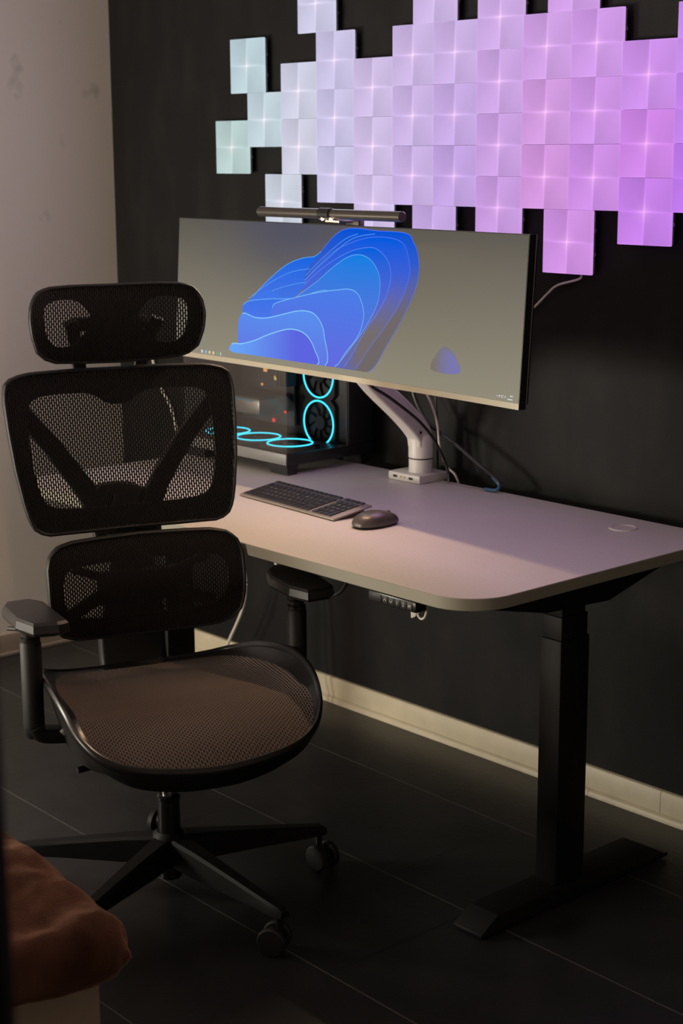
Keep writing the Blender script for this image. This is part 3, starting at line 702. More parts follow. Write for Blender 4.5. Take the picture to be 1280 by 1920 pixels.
# ---------------------------------------------------------------- cables behind the desk
tag(tube('arm_cable', [(1.625, -.40, 1.05), (1.607, -.36, 1.018), (1.603, -.30, .985), (1.597, -.20, .920), (1.594, -.140, .865), (1.602, -.112, .815), (1.612, -.100, .77), (1.613, -.100, .7475)], .0040, 'black_cable'),
    'thin black cable running along the white monitor arm down to the desk', 'cable')
bc = thing('display_cable', 'thick black cable swooping from monitor to desk back edge with bluish highlight at its end', 'cable', (1.6, -.13, DZ))
tube('sheath', [(1.46-1.6, .055, 1.03-DZ), (1.462-1.6, .05, .960-DZ), (1.517-1.6, .045, .892-DZ), (1.614-1.6, .045, .848-DZ), (1.708-1.6, .042, .803-DZ), (1.752-1.6, .045, .781-DZ), (1.776-1.6, .045, .764-DZ)], .0050, 'black_cable', bc)
tube('end_section', [(1.752-1.6, .045, .779-DZ), (1.776-1.6, .043, .762-DZ), (1.774-1.6, .036, .750-DZ), (1.755-1.6, .034, .7475-DZ), (1.738-1.6, .032, .7475-DZ)], .0044, mat('blue_glint_cable', (.05, .15, .28), .3), bc)['label'] = 'black cable end with painted bluish highlight'  # bluish highlight on the black cable put into its colour
tag(tube('white_lead', [(1.545, -.16, 1.03), (1.546, -.11, .963), (1.564, -.096, .899), (1.572, -.092, .831), (1.586, -.082, .784), (1.605, -.066, .757), (1.612, -.058, .70), (1.60, -.05, .5)], .0030, 'white_cable'),
    'thin white cable dropping from behind the monitor beside the arm post', 'cable')
tag(tube('black_lead', [(1.505, -.05, 1.05), (1.515, -.05, .93), (1.52, -.05, .87), (1.525, -.05, .70)], .0028, 'black_cable'),
    'faint black cable hanging straight down the wall behind the arm', 'cable')
pl = thing('dangling_plug', 'small dark plug dangling just below the monitor edge beside the arm', 'plug', (1.515, -.25, 1.02))
tube('lead', [(0, .0, .05), (.002, 0, .02), (0, 0, 0)], .0018, 'black_cable', pl); box('plug_body', (0, 0, -.008), (.006, .005, .016), 'grey_metal', pl, .001)
tag(tube('power_cable', [(.84, -.1, .712), (.79, -.1, .60), (.758, -.1, .403), (.771, -.1, .324), (.753, -.1, .238), (.684, -.1, .123), (.60, -.08, .02), (.50, -.06, .006)], .0048, 'white_cable'),
    'white power cable curving down from under the desk behind the chair', 'cable')
tag(tube('under_desk_lead', [(.89, -.1, .46), (.908, -.1, .414), (.926, -.1, .386), (.965, -.1, .365), (1.003, -.1, .33), (1.012, -.1, .25), (1.02, -.1, .10), (1.05, -.09, .008)], .0045, 'white_cable'),
    'short white cable seen just above the right armrest under the desk', 'cable')
tag(tube('under_desk_loop', [(1.806, -0.62, 0.712), (1.806, -0.62, 0.66), (1.802, -0.62, 0.618), (1.799, -0.62, 0.607), (1.784, -0.62, 0.589), (1.756, -0.62, 0.573), (1.696, -0.62, 0.568), (1.636, -0.62, 0.633), (1.626, -0.62, 0.712)], .0040, 'black_cable'),
    'dark cable loop hanging under the desk past the right armrest', 'cable')
tag(tube('wall_lead', [(.18, -.012, 1.00), (.202, -.012, .925), (.239, -.012, .846), (.301, -.012, .768), (.34, -.012, .60), (.35, -.012, .2)], .0045, 'white_cable'),
    'white cable on the black wall seen through the chair back mesh', 'cable')
cc = thing('controller_plug', 'white plug with cable loop hanging behind the desk height control buttons', 'plug', (2.27, -.86, .70))
prism('plug_body', [(-.012, 0, -.008), (.010, 0, -.008), (.002, 0, -.024), (-.010, 0, -.030)], (0, .010, 0), 'white_cable', cc, .0015)
tube('loop', [(.040, .004, .022), (.034, .004, .006), (.030, .004, -.010), (.024, .004, -.022), (.014, .004, -.026), (.006, .004, -.018), (.010, .006, -.006)], .0026, 'white_cable', cc)

# ---------------------------------------------------------------- computer case
pc = thing('computer_case', 'black glass computer case with cyan ring fans on the desk behind the chair', 'computer', (1.023, -.184, DZ))
CX0, CX1, CY0, CYM, CY1, CZ0, CZ1 = .835-1.055, 1.282-1.055, -.36+.21, -.145+.21, -.055+.21, .026, .450
bm = bmesh.new(); add_prism(bm, [(CX0, CY0, CZ0), (CX1, CY0, CZ0), (CX1, CY1, CZ0), (CX0, CY1, CZ0)], (0, 0, .030), 0, .003)
link('base', bm, 'pc_body', pc)
bm = bmesh.new(); add_box(bm, ((CX0+CX1)/2, (CY0+CY1)/2, CZ1-.012), (CX1-CX0, CY1-CY0, .024), .003); link('top_panel', bm, 'pc_body', pc)
bm = bmesh.new(); add_box(bm, ((CX0+CX1)/2, (CYM+CY1)/2+.002, (CZ0+CZ1)/2), (CX1-CX0, CY1-CYM-.004, CZ1-CZ0-.06), .002); link('rear_chamber', bm, 'pc_body', pc)
bm = bmesh.new(); add_box(bm, (CX0+.004, (CY0+CYM)/2, (CZ0+CZ1)/2), (.008, CYM-CY0-.006, CZ1-CZ0-.06), .001)
for k in range(6): add_box(bm, (CX0-.001, (CY0+CYM)/2, .1+k*.022), (.002, .12, .010), .0005)
link('rear_panel', bm, 'pc_body', pc)
box('front_trim', (CX1-.001, CYM-.002, (CZ0+CZ1)/2), (.004, .006, CZ1-CZ0-.06), 'grey_metal', pc, .001)
M_side = glass('side_glass', (.86, .86, .86), 2.4)
box('side_glass', ((CX0+CX1)/2, CY0+.0015, (CZ0+CZ1)/2+.004), (CX1-CX0-.002, .003, CZ1-CZ0-.030), M_side, pc, 0)
box('lit_side_strip', ((CX0+CX1)/2, CY0-.0006, CZ0+.0165), (CX1-CX0-.004, .0016, .029), mat('lit_side_grey', (.20, .195, .19), .4), pc, .0005)  # added strip: light on this side of the base put into its grey
box('front_glass', (CX1-.0015, (CY0+CYM)/2, (CZ0+CZ1)/2+.004), (.003, CYM-CY0-.010, CZ1-CZ0-.058), 'case_glass', pc, 0)
for fx, fy in ((CX1-.045, CY0+.022), (CX0+.045, CY0+.022), (CX1-.045, CY1-.022), (CX0+.045, CY1-.022)):
    bm = bmesh.new(); t = [(-.042, -.02), (.042, -.02), (.042, .02), (-.042, .02)]; b2 = [(-.030, -.016), (.040, -.016), (.040, .016), (-.030, .016)]
    A = [bm.verts.new((fx+a, fy+b, CZ0)) for a, b in t]; B = [bm.verts.new((fx+a, fy+b, 0)) for a, b in b2]
    for k in range(4): bm.faces.new((A[k], A[(k+1) % 4], B[(k+1) % 4], B[k]))
    bm.faces.new(A); bm.faces.new(B); link('foot', bm, 'pc_body', pc)
box('motherboard', (-.095, CYM-.012, .235), (.23, .004, .30), 'pc_inner', pc, 0)
gp = box('graphics_card', (-.085, -.015, .150), (.20, .11, .045), 'pc_metal', pc, .006)
box('light_strip', (-.07, -.0715, .166), (.12, .001, .003), emit_mat('dim_cyan', (.05, .35, .5), .5), gp, 0)
box('backplate', (-.085, -.015, .1745), (.202, .112, .003), 'pc_inner', gp, .001)
for k in range(4): box('memory_stick', (-.005+k*.011, CYM-.035, .265), (.006, .04, .13), 'pc_inner', pc, .001)
bm = bmesh.new(); add_lathe(bm, cyl(.033, -.045, 0, .004), 24, (-.045, CYM-.014, .27), 'Y'); link('cpu_cooler', bm, 'pc_metal', pc)
tube('tubing', [(-.045, CYM-.05, .28), (-.03, CYM-.12, .32), (.04, CYM-.13, .36), (.11, CYM-.06, .39)], .0075, 'rubber', pc)
for x, y, z, m_, s_ in ((1.025, -.22, .989, 'led_orange', .014), (1.068, -.22, .966, 'led_yellow', .007), (1.066, -.22, .972, 'led_orange', .003), (1.109, -.22, .878, 'led_red', .006), (1.059, -.22, .85, 'led_red', .009), (1.01, -.22, .945, 'led_orange', .006)):
    box('status_light', (x-1.055, y+.21, z-DZ), (s_, .003, s_*1.1), m_, pc, .0005)
def add_torus(bm, R_, r_, rot, c, n=40):
    t = bmesh.new(); add_sweep(t, [(R_*math.cos(2*PI*k/n), R_*math.sin(2*PI*k/n), 0) for k in range(n)], circ(r_, 8), (0, 0, 1), True)
    bmesh.ops.transform(t, matrix=rot.to_4x4(), verts=t.verts); bmesh.ops.translate(t, vec=c, verts=t.verts); merge(bm, t)
def make_fan(c, rot):
    bm = bmesh.new(); n = 40; h = .0125       # frame: square with round bore
    sqr = [(.066*max(-1, min(1, 1.25*math.cos(2*PI*k/n))), .066*max(-1, min(1, 1.25*math.sin(2*PI*k/n)))) for k in range(n)]
    t = bmesh.new(); V = []
    for z in (-h, h): V.append(([t.verts.new((a, b, z)) for a, b in sqr], [t.verts.new((.059*math.cos(2*PI*k/n), .059*math.sin(2*PI*k/n), z)) for k in range(n)]))
    (o0, i0), (o1, i1) = V
    for k in range(n):
        j = (k+1) % n; t.faces.new((o0[k], o0[j], i0[j], i0[k])); t.faces.new((o1[k], i1[k], i1[j], o1[j])); t.faces.new((o0[k], o1[k], o1[j], o0[j])); t.faces.new((i0[k], i0[j], i1[j], i1[k]))
    bmesh.ops.transform(t, matrix=rot.to_4x4(), verts=t.verts); bmesh.ops.translate(t, vec=c, verts=t.verts); merge(bm, t)
    fan = link('fan', bm, 'pc_body', pc)
    bm = bmesh.new(); add_torus(bm, .0610, .0024, rot, Vector(c)+rot@Vector((0, 0, .0132))); link('light_ring', bm, 'led_cyan', fan)
    bm = bmesh.new(); add_lathe(bm, cyl(.021, -.009, .010, .002), 24, c, rot=rot); link('hub', bm, 'dark_grey', fan)
    bm = bmesh.new()
    for k in range(9):
        a = 2*PI*k/9; R3 = rot@Matrix.Rotation(a, 3, 'Z'); P = []
        for rr_, tw, sw in ((.019, .9, 0), (.037, .65, .18), (.057, .5, .42)):
            P.append([R3@Vector((rr_*math.cos(sw+q), rr_*math.sin(sw+q), zz)) for q, zz in ((0, -.008), (.36*tw+.1, .008))])
        for A, B in zip(P, P[1:]):
            bm.faces.new([bm.verts.new(Vector(c)+p_) for p_ in (A[0], A[1], B[1], B[0])])
    bmesh.ops.solidify(bm, geom=list(bm.faces), thickness=.001)
    link('blades', bm, mat('fan_blade', (.02, .025, .03), .4), fan)
RY_ = Matrix.Rotation(PI/2, 3, 'X')         # facing -y
for x, z in ((1.172, .848), (1.172, .979), (1.172, 1.11)): make_fan((x-1.055, -.135+.21-.006, z-DZ), RY_)
for x in (1.190, 1.055, .920): make_fan((x-1.055, -.272+.21, .793-DZ+.003), Matrix.Identity(3))

# ---------------------------------------------------------------- keyboard
kb = thing('keyboard', 'slim dark keyboard with number pad and grey metal body on the desk', 'keyboard', (1.362, -.581, DZ), math.radians(-3.5))
KW, KD = .379, .117; tiltk = math.radians(8.5)
Rk = Matrix.Rotation(tiltk, 3, 'X')
def kp(x, y, z): v = Rk@Vector((x, y, z)); return Vector((v.x, v.y, v.z))
bm = bmesh.new(); add_box(bm, (KW/2, KD/2, .0025), (KW, KD, .005), .0022, 3); bmesh.ops.transform(bm, matrix=Rk.to_4x4(), verts=bm.verts); bmesh.ops.translate(bm, vec=(0, 0, .0012), verts=bm.verts)
link('body', bm, 'keyboard_body', kb)
bm = bmesh.new(); add_box(bm, (KW/2, KD-.012, .0085), (KW-.05, .016, .0125), .004, 3); link('rear_foot', bm, 'keyboard_body', kb)
def key_mesh(w_, d_):
    bm = bmesh.new(); t = bmesh.new(); bmesh.ops.create_cube(t, size=1); bmesh.ops.scale(t, vec=(w_, d_, .0026), verts=t.verts)
    for v in t.verts:
        if v.co.z > 0: v.co.x *= (w_-.0012)/w_; v.co.y *= (d_-.0012)/d_
    bmesh.ops.bevel(t, geom=list(t.edges), offset=.0006, segments=1, affect='EDGES'); merge(bm, t)
    me = bpy.data.meshes.new('key'); bmesh.ops.recalc_face_normals(bm, faces=bm.faces); bm.to_mesh(me); bm.free(); me.materials.append(M['keycap']); return me
kcache = {}
def glyph_mesh(ch):
    if ch not in kcache:
        cu = bpy.data.curves.new('legend', 'FONT'); cu.body = ch; cu.size = .0058; cu.align_x = 'CENTER'; cu.align_y = 'CENTER'
        o = bpy.data.objects.new('tmp', cu); COL.objects.link(o); dg = bpy.context.evaluated_depsgraph_get()
        me = bpy.data.meshes.new_from_object(o.evaluated_get(dg)); bpy.data.objects.remove(o); me.materials.clear(); me.materials.append(M['legend']); me.name = 'legend'; kcache[ch] = me
    return kcache[ch]
def key(x, y, w_, d_, ch=None):
    k = (round(w_, 4), round(d_, 4))
    if k not in kcache: kcache[k] = key_mesh(w_, d_)
    o = bpy.data.objects.new('key', kcache[k]); COL.objects.link(o); o.parent = kb; p_ = kp(x, y, .0066); o.location = (p_.x, p_.y, p_.z+.0012); o.rotation_euler = (tiltk, 0, 0)
    if ch:
        g = bpy.data.objects.new('legend', glyph_mesh(ch)); COL.objects.link(g); g.parent = o; g.location = (0, 0, .00145)
pt = .0182; x0 = .008
rows = [('', 14), ('1234567890-=', 14), ('QWERTYUIOP[]', 14), ("ASDFGHJKL;'", 13), ('ZXCVBNM,./', 12)]
top = KD-.009
for ri in range(6):
    y = top-ri*.0182-.004*(ri > 0)+.002; d_ = .0105 if ri == 0 else .0158
    W_ = 14.6*pt; left = x0
    if ri == 0: ks = [(1.043, None)]*14
    elif ri == 1: ks = [(1, '`')]+[(1, c_) for c_ in '1234567890-=']+[(1.6, None)]
    elif ri == 2: ks = [(1.4, None)]+[(1, c_) for c_ in 'QWERTYUIOP[]']+[(1.2, None)]
    elif ri == 3: ks = [(1.7, None)]+[(1, c_) for c_ in "ASDFGHJKL;'"]+[(1.9, None)]
    elif ri == 4: ks = [(2.2, None)]+[(1, c_) for c_ in 'ZXCVBNM,./']+[(2.4, None)]
    else: ks = [(1.2, None), (1.1, None), (1.1, None), (5.6, None), (1.1, None), (1.1, None), (1.15, None), (1.1, None), (1.15, None)]
    for wu, ch in ks:
        key(left+wu*pt/2, y, wu*pt-.0026, d_, ch); left += wu*pt
nx = x0+14.6*pt+.0115
npad = [['', '', '', ''], ['', '/', '*', '-'], ['7', '8', '9', '+'], ['4', '5', '6', ''], ['1', '2', '3', ''], ['0', '.', '=', '']]
for ri, rw in enumerate(npad):
    y = top-ri*.0182-.004*(ri > 0)+.002; d_ = .0105 if ri == 0 else .0158
    for ci in range(4):
        if ri in (4, 5) and ci == 3:
            if ri == 4: key(nx+ci*pt+pt/2, y-.0091, pt-.0026, .034, None)
            continue
        key(nx+ci*pt+pt/2, y, pt-.0026, d_, rw[ci] or None)

# ---------------------------------------------------------------- mouse
ms = thing('computer_mouse', 'dark grey wireless mouse on the desk right of the keyboard', 'mouse', (1.835, -.560, DZ), math.radians(-4))
def mouse_shell(top=True):
    bm = bmesh.new(); nu, nv = 32, 12; L2, W2 = .060, .034; R = []
    for i in range(nv+1):
        t = i/nv; ph = t*PI/2; row = []
        for k in range(nu):
            a = 2*PI*k/nu; ca, sa = math.cos(a), math.sin(a)
            ex = abs(ca)**.8*math.copysign(1, ca); ey = abs(sa)**.85*math.copysign(1, sa)
            wv = W2*(1-.10*ey)*math.cos(ph)**.55; lv = L2*math.cos(ph)**.55
            y = ey*lv; x = ex*wv
            z = .006+.029*math.sin(ph)**.9*(1-.30*max(0, y/L2)-.10*max(0, -y/L2))
            row.append(bm.verts.new((x, y, z)))
        R.append(row)
    for A, B in zip(R, R[1:]):
        for k in range(nu): bm.faces.new((A[k], A[(k+1) % nu], B[(k+1) % nu], B[k]))
    bm.faces.new(R[-1]); bm.faces.new(list(reversed(R[0])))
    return bm
link('shell', mouse_shell(), 'mouse_shell', ms, auto=60)
bm = bmesh.new(); R0 = []
for z, sc in ((0, .93), (.001, .97), (.006, 1.0), (.0065, .985)): R0.append([bm.verts.new((.0335*sc*math.cos(2*PI*k/32)*(1-.1*math.sin(2*PI*k/32)), .0597*sc*math.sin(2*PI*k/32), z)) for k in range(32)])
for A, B in zip(R0, R0[1:]):
    for k in range(32): bm.faces.new((A[k], A[(k+1) % 32], B[(k+1) % 32], B[k]))
bm.faces.new(list(reversed(R0[0]))); bm.faces.new(R0[-1]); link('underside', bm, 'black_plastic', ms)
def mz(x, y):
    q = min(1, (abs(x)/(.034*(1-.1*y/.06)))**2+(abs(y)/.060)**2); s_ = (1-q**.9)
    return .006+.029*max(0, 1-q)**.45*(1-.30*max(0, y/.06))
bm = bmesh.new(); G = []
for i in range(9):
    y = .016+i*.0042; row = []
    for j in range(9):
        hw = .024*(1-(i/8)**3*.35); x = -hw+2*hw*j/8; row.append(bm.verts.new((x, y, mz(x, y)+.0006)))
    G.append(row)
for A, B in zip(G, G[1:]):
    for k in range(8): bm.faces.new((A[k], A[k+1], B[k+1], B[k]))
link('button_plate', bm, 'black_gloss', ms)
lathe('scroll_wheel', cyl(.0075, -.003, .003, .001), 'grey_metal', ms, (0, .036, mz(0, .036)-.0025), 'X', 20)

# ---------------------------------------------------------------- office chair  (local x = sitter's left, local y = backwards)
chair = thing('office_chair', 'black mesh ergonomic office chair with headrest and five-star base', 'chair', (1.801, -1.1315, 0), math.radians(72))
def Y(fw): return -fw
HZ = mirror([(0, 1.300), (.10, 1.301), (.152, 1.299), (.178, 1.289), (.192, 1.265), (.197, 1.232), (.193, 1.196), (.182, 1.160), (.163, 1.143), (.14, 1.134), (.07, 1.129), (0, 1.127)])
hole = [(.052, 1.228), (.066, 1.251), (.086, 1.266), (.118, 1.269), (.146, 1.264), (.160, 1.245), (.157, 1.205), (.144, 1.178), (.12, 1.168), (.095, 1.172), (.078, 1.186), (.058, 1.204)]
UZ = mirror([(0, 1.119), (.1, 1.12), (.195, 1.119), (.236, 1.113), (.254, 1.099), (.259, 1.072), (.256, 1.0), (.249, .92), (.238, .85), (.229, .812), (.217, .790), (.195, .779), (.1, .777), (0, .777)])
UO = mirror([(0, 1.039), (.03, 1.045), (.055, 1.062), (.1, 1.068), (.17, 1.066), (.199, 1.050), (.207, .99), (.204, .92), (.193, .865), (.174, .838), (.12, .828), (0, .826)])
LZ = mirror([(0, .783), (.1, .781), (.16, .779), (.19, .772), (.21, .757), (.218, .73), (.219, .68), (.218, .64), (.211, .602), (.192, .58), (.16, .568), (.1, .564), (0, .563)])
LO = mirror([(0, .728), (.15, .724), (.175, .712), (.182, .68), (.178, .645), (.155, .62), (.1, .609), (0, .605)])
fh = lambda s, z: Y(-.245-.03*(1-(s/.2)**2)-.010*((z-1.215)/.085)**2)
fu = lambda s, z: Y(-.17-.28*(z-.785)-.03*(1-(s/.26)**2))
fl = lambda s, z: Y(-.078-.12*(z-.6)-.02*(1-(s/.22)**2)-.018*((z-.675)/.105)**2)
def rim(name, outline, fn, rad, parent, up=(0, 1, 0), ry=None, off=0.):
    pts = polyangle(outline, 0, sum(z for s, z in outline)/len(outline), 110)
    bm = bmesh.new(); add_sweep(bm, [(s, fn(s, z)+off, z) for s, z in pts], circ(rad, 10, ry), up, True); return link(name, bm, 'black_plastic', parent)
def inset(poly, d):
    cz = sum(z for s, z in poly)/len(poly); wx = max(s for s, z in poly); wz = (max(z for s, z in poly)-min(z for s, z in poly))/2
    return [(s*(wx-d)/wx, cz+(z-cz)*(wz-d)/wz) for s, z in poly]
# headrest
hr = sheet('headrest', inset(HZ, .004), fh, 'back_mesh', chair, (0, 1.215))
rim('headrest_rim', inset(HZ, .0045), fh, .004, hr, ry=.010, off=.007)
bm = bmesh.new(); L_ = [p_ for p_ in HZ if p_[0] >= -1e-6]; Rr = [p_ for p_ in HZ if p_[0] <= 1e-6]
half_r = inset(HZ, .004); half_r = [p_ for p_ in half_r if p_[0] >= -1e-6]; half_r.sort(key=lambda q: math.atan2(q[1]-1.215, q[0]-.1))
hl = [(-s, z) for s, z in half_r]; hole_l = [(-s, z) for s, z in hole]
add_ring_plate(bm, half_r, smooth2(hole), (.108, 1.218), lambda s, z: fh(s, z)+.010, .008); add_ring_plate(bm, hl, smooth2(hole_l), (-.108, 1.218), lambda s, z: fh(s, z)+.010, .008)
link('headrest_frame', bm, 'black_plastic', hr)
bm = bmesh.new()
add_box(bm, (0, Y(-.315), 1.212), (.16, .02, .030), .005); add_box(bm, (0, Y(-.325), 1.20), (.075, .035, .07), .008)
for s_ in (-1, 1):
    add_sweep(bm, smooth_path([(s_*.098, Y(-.29), 1.222), (s_*.088, Y(-.305), 1.195), (s_*.080, Y(-.32), 1.165), (s_*.070, Y(-.335), 1.12), (s_*.066, Y(-.335), 1.075)], 5), rrect(.030, .014, .004, 2), (0, 1, 0))
link('headrest_stem', bm, 'black_plastic', chair)
# upper back
ub = sheet('backrest', inset(UZ, .004), fu, 'back_mesh', chair, (0, .945), rings=14)
rim('backrest_rim', inset(UZ, .0045), fu, .0045, ub, ry=.011, off=.008)
bm = bmesh.new(); add_ring_plate(bm, inset(UZ, .005), smooth2(UO, 3), (0, .945), lambda s, z: fu(s, z)+.012, .009, 120); link('backrest_frame', bm, 'black_plastic', ub)
bm = bmesh.new()
for s_ in (-1, 1):
    pth = smooth_path([(s_*.222, fu(.222, 1.035)+.028, 1.045), (s_*.19, fu(.19, 1.0)+.036, 1.005), (s_*.155, fu(.155, .96)+.045, .962), (s_*.112, fu(.112, .90)+.055, .90), (s_*.078, fu(.078, .85)+.058, .848), (s_*.058, fu(.05, .81)+.055, .80), (s_*.05, fu(.05, .76)+.05, .76)], 5)
    n0 = len(pth); add_sweep(bm, pth, rrect(.048, .022, .006, 2), (0, 1, 0), scales=[(.75+.35*i/n0, 1) for i in range(n0)])
link('back_brace', bm, 'black_plastic', chair)
bm = bmesh.new(); add_prism(bm, [(-.075, Y(-.275), .845), (-.045, Y(-.28), .862), (-.01, Y(-.28), .865), (.03, Y(-.28), .86), (.06, Y(-.275), .845), (.075, Y(-.255), .76), (-.075, Y(-.255), .76)], (0, .03, 0), 0, .004); link('brace_centre', bm, 'black_plastic', chair)
# lumbar pad
lb = sheet('lumbar_support', inset(LZ, .004), fl, 'lumbar_mesh', chair, (0, .675), rings=14)
rim('lumbar_rim', inset(LZ, .0045), fl, .0045, lb, ry=.010, off=.007)
bm = bmesh.new(); add_ring_plate(bm, inset(LZ, .005), smooth2(LO, 3), (0, .67), lambda s, z: fl(s, z)+.010, .008, 120); link('lumbar_frame', bm, 'black_plastic', lb)
bm = bmesh.new()
add_box(bm, (0, Y(-.185), .655), (.19, .030, .075), .012)
for s_ in (-1, 1):
    add_sweep(bm, smooth_path([(s_*.155, Y(-.150), .715), (s_*.10, Y(-.175), .69), (s_*.05, Y(-.19), .66)], 4), rrect(.018, .012, .004, 2), (0, 1, 0))
    add_sweep(bm, smooth_path([(s_*.165, Y(-.145), .61), (s_*.11, Y(-.17), .63), (s_*.05, Y(-.19), .655)], 4), rrect(.03, .012, .004, 2), (0, 1, 0))
link('lumbar_bracket', bm, 'black_plastic', lb)
bm = bmesh.new()
sp = smooth_path([(0, Y(-.10), .405), (0, Y(-.17), .415), (0, Y(-.225), .46), (0, Y(-.24), .54), (0, Y(-.235), .64), (0, Y(-.245), .74), (0, Y(-.275), .84)], 6); n0 = len(sp)
add_sweep(bm, sp, rrect(.150, .034, .010, 3), (0, 1, .2), scales=[(1.0 if i < n0*.55 else 1-.75*((i/n0-.55)/.45), 1) for i in range(n0)]); link('spine', bm, 'black_plastic', chair)
# seat
RIM = [(0, -.21, .47), (.15, -.205, .475), (.212, -.172, .492), (.243, -.08, .522), (.262, .03, .540), (.266, .12, .540), (.262, .19, .520), (.248, .245, .482), (.212, .292, .450), (.14, .326, .430), (0, .345, .420)]
RIMF = RIM+[(-s, a, b) for s, a, b in reversed(RIM[1:-1])]
rp = smooth_path(RIMF, 8, True)
ZC = [(-.21, .470), (-.1, .476), (0, .483), (.1, .490), (.19, .490), (.25, .478), (.29, .462), (.32, .443), (.345, .42)]
def zc(fv):
    for (a, za), (b, zb) in zip(ZC, ZC[1:]):
        if fv <= b: t = max(0, (fv-a)/(b-a)); return za*(1-t)+zb*t
    return ZC[-1][1]
nr = len(rp)
def seat_pt(q, t):
    fv = .07+(q.y-.07)*t
    front = max(0, min(1, (q.y-.20)/.1))          # the front edge rolls down instead of rising
    k = t**9*(1-front)+t**3*front
    return (q.x*t, Y(fv), zc(fv)+(q.z-zc(q.y))*k)
def t_max(q): return .895+.095*max(0, min(1, (q.y-.17)/.12))
def seat_rings(bm, ts, lip=False):
    R = [[bm.verts.new(seat_pt(q, (t_max(q)-.002+(1.002-t_max(q))*t) if lip else t*t_max(q))) for q in rp] if (t > 0 or lip) else [bm.verts.new((0, Y(.07), zc(.07)))] for t in ts]
    for A, B in zip(R, R[1:]):
        for k in range(nr):
            vs = []
            for v in (A[k % len(A)], B[k], B[(k+1) % nr], A[(k+1) % len(A)]):
                if v not in vs: vs.append(v)
            bm.faces.new(vs)
    return R
bm = bmesh.new(); uvl = bm.loops.layers.uv.new('UVMap'); seat_rings(bm, [i/18 for i in range(19)])
for fa in bm.faces:
    for l in fa.loops: l[uvl].uv = (l.vert.co.x, l.vert.co.y)
seat = link('seat', bm, 'seat_mesh', chair, auto=60)
bm = bmesh.new(); seat_rings(bm, [0, .2, .4, .6, .75, .88, 1.0], True); add_sweep(bm, [(q.x, Y(q.y), q.z-.006) for q in rp], circ(.0065, 10, .010), (0, 0, 1), True); link('seat_rim', bm, 'black_gloss', seat)
# under-seat shell
bm = bmesh.new(); R = []
for sc, dz in ((1.0, -.010), (.97, -.035), (.86, -.060), (.60, -.078), (.25, -.082)):
    R.append([bm.verts.new((q.x*sc, Y(.06+(q.y-.06)*sc), max(.362, (q.z+dz) if sc > .9 else min(q.z+dz, .43+dz*.5)))) for q in rp])
for A, B in zip(R, R[1:]):
    for k in range(nr): bm.faces.new((A[k], A[(k+1) % nr], B[(k+1) % nr], B[k]))
bm.faces.new(R[-1]); link('seat_shell', bm, 'black_plastic', chair, auto=60)
bm = bmesh.new()
add_prism(bm, [(-.205, Y(.27), .437), (-.18, Y(.27), .388), (-.095, Y(.27), .363), (-.01, Y(.27), .357), (.075, Y(.27), .366), (.15, Y(.27), .385), (.222, Y(.26), .408), (.225, Y(.26), .43)], (0, .12, 0), 0, .008)
add_box(bm, (0, Y(.02), .365), (.20, .30, .09), .015, 3); add_box(bm, (0, Y(-.09), .40), (.13, .12, .07), .012, 3)
link('tilt_mechanism', bm, 'black_plastic', chair)
tube('tilt_lever', [(-.10, Y(.10), .375), (-.17, Y(.11), .372), (-.225, Y(.12), .370)], .007, 'black_plastic', chair)
# armrests
for s_ in (-1, 1):
    bm = bmesh.new(); pf = .03
    add_lathe(bm, [(0, .42), (.015, .42), (.0205, .43), (.0215, .45), (.0215, .618), (.019, .622), (0, .622)], 24, (s_*.287, Y(pf), 0))
    add_sweep(bm, smooth_path([(s_*.287, Y(pf), .445), (s_*.277, Y(pf), .428), (s_*.25, Y(pf), .421), (s_*.19, Y(pf), .416), (s_*.11, Y(pf), .408)], 5), rrect(.052, .030, .010, 3), (0, 0, 1))
    post = link('armrest_post', bm, 'black_plastic', chair)
    bm = bmesh.new(); add_lathe(bm, [(0, .622), (.0200, .622), (.0200, .630), (.0165, .632), (.0165, .640), (.022, .646), (.022, .655), (0, .655)], 24, (s_*.287, Y(pf), 0)); link('collar', bm, 'black_gloss', post)
    # pad: angular plan, bevelled upper edge
    if s_ < 0: plan = [(-.312, -.075), (-.262, -.080), (-.236, -.045), (-.226, .118), (-.250, .128), (-.300, .120), (-.322, .062), (-.326, -.045)]
    else: plan = [(.268, -.10), (.298, -.132), (.340, -.115), (.358, -.04), (.352, .085), (.335, .105), (.280, .112), (.258, .06), (.252, -.04)]
    cx_ = sum(a for a, b in plan)/len(plan); cy_ = sum(b for a, b in plan)/len(plan)
    bm = bmesh.new(); R = []
    for z, sc in ((.650, .70), (.655, .92), (.661, 1.0), (.676, .955), (.6815, .87), (.682, .80)):
        R.append([bm.verts.new((cx_+(a-cx_)*sc, Y(cy_+(b-cy_)*(1-(1-sc)*.55)), z)) for a, b in plan])
    n0 = len(plan)
    for A, B in zip(R, R[1:]):
        for k in range(n0): bm.faces.new((A[k], A[(k+1) % n0], B[(k+1) % n0], B[k]))
    bm.faces.new(R[-1]); bm.faces.new(list(reversed(R[0])))
    link('armrest_pad', bm, 'pad_black', chair, auto=18)
    tube('adjust_button', [(s_*.300, Y(.0), .640), (s_*.318, Y(-.03), .636)], .0045, 'black_soft', post)
    tube('bracket_lever', [(s_*.240, Y(.075), .434), (s_*.222, Y(.075), .452), (s_*.205, Y(.072), .476)], .0095, mat('lever_grey', (.16, .16, .15), .4), post)
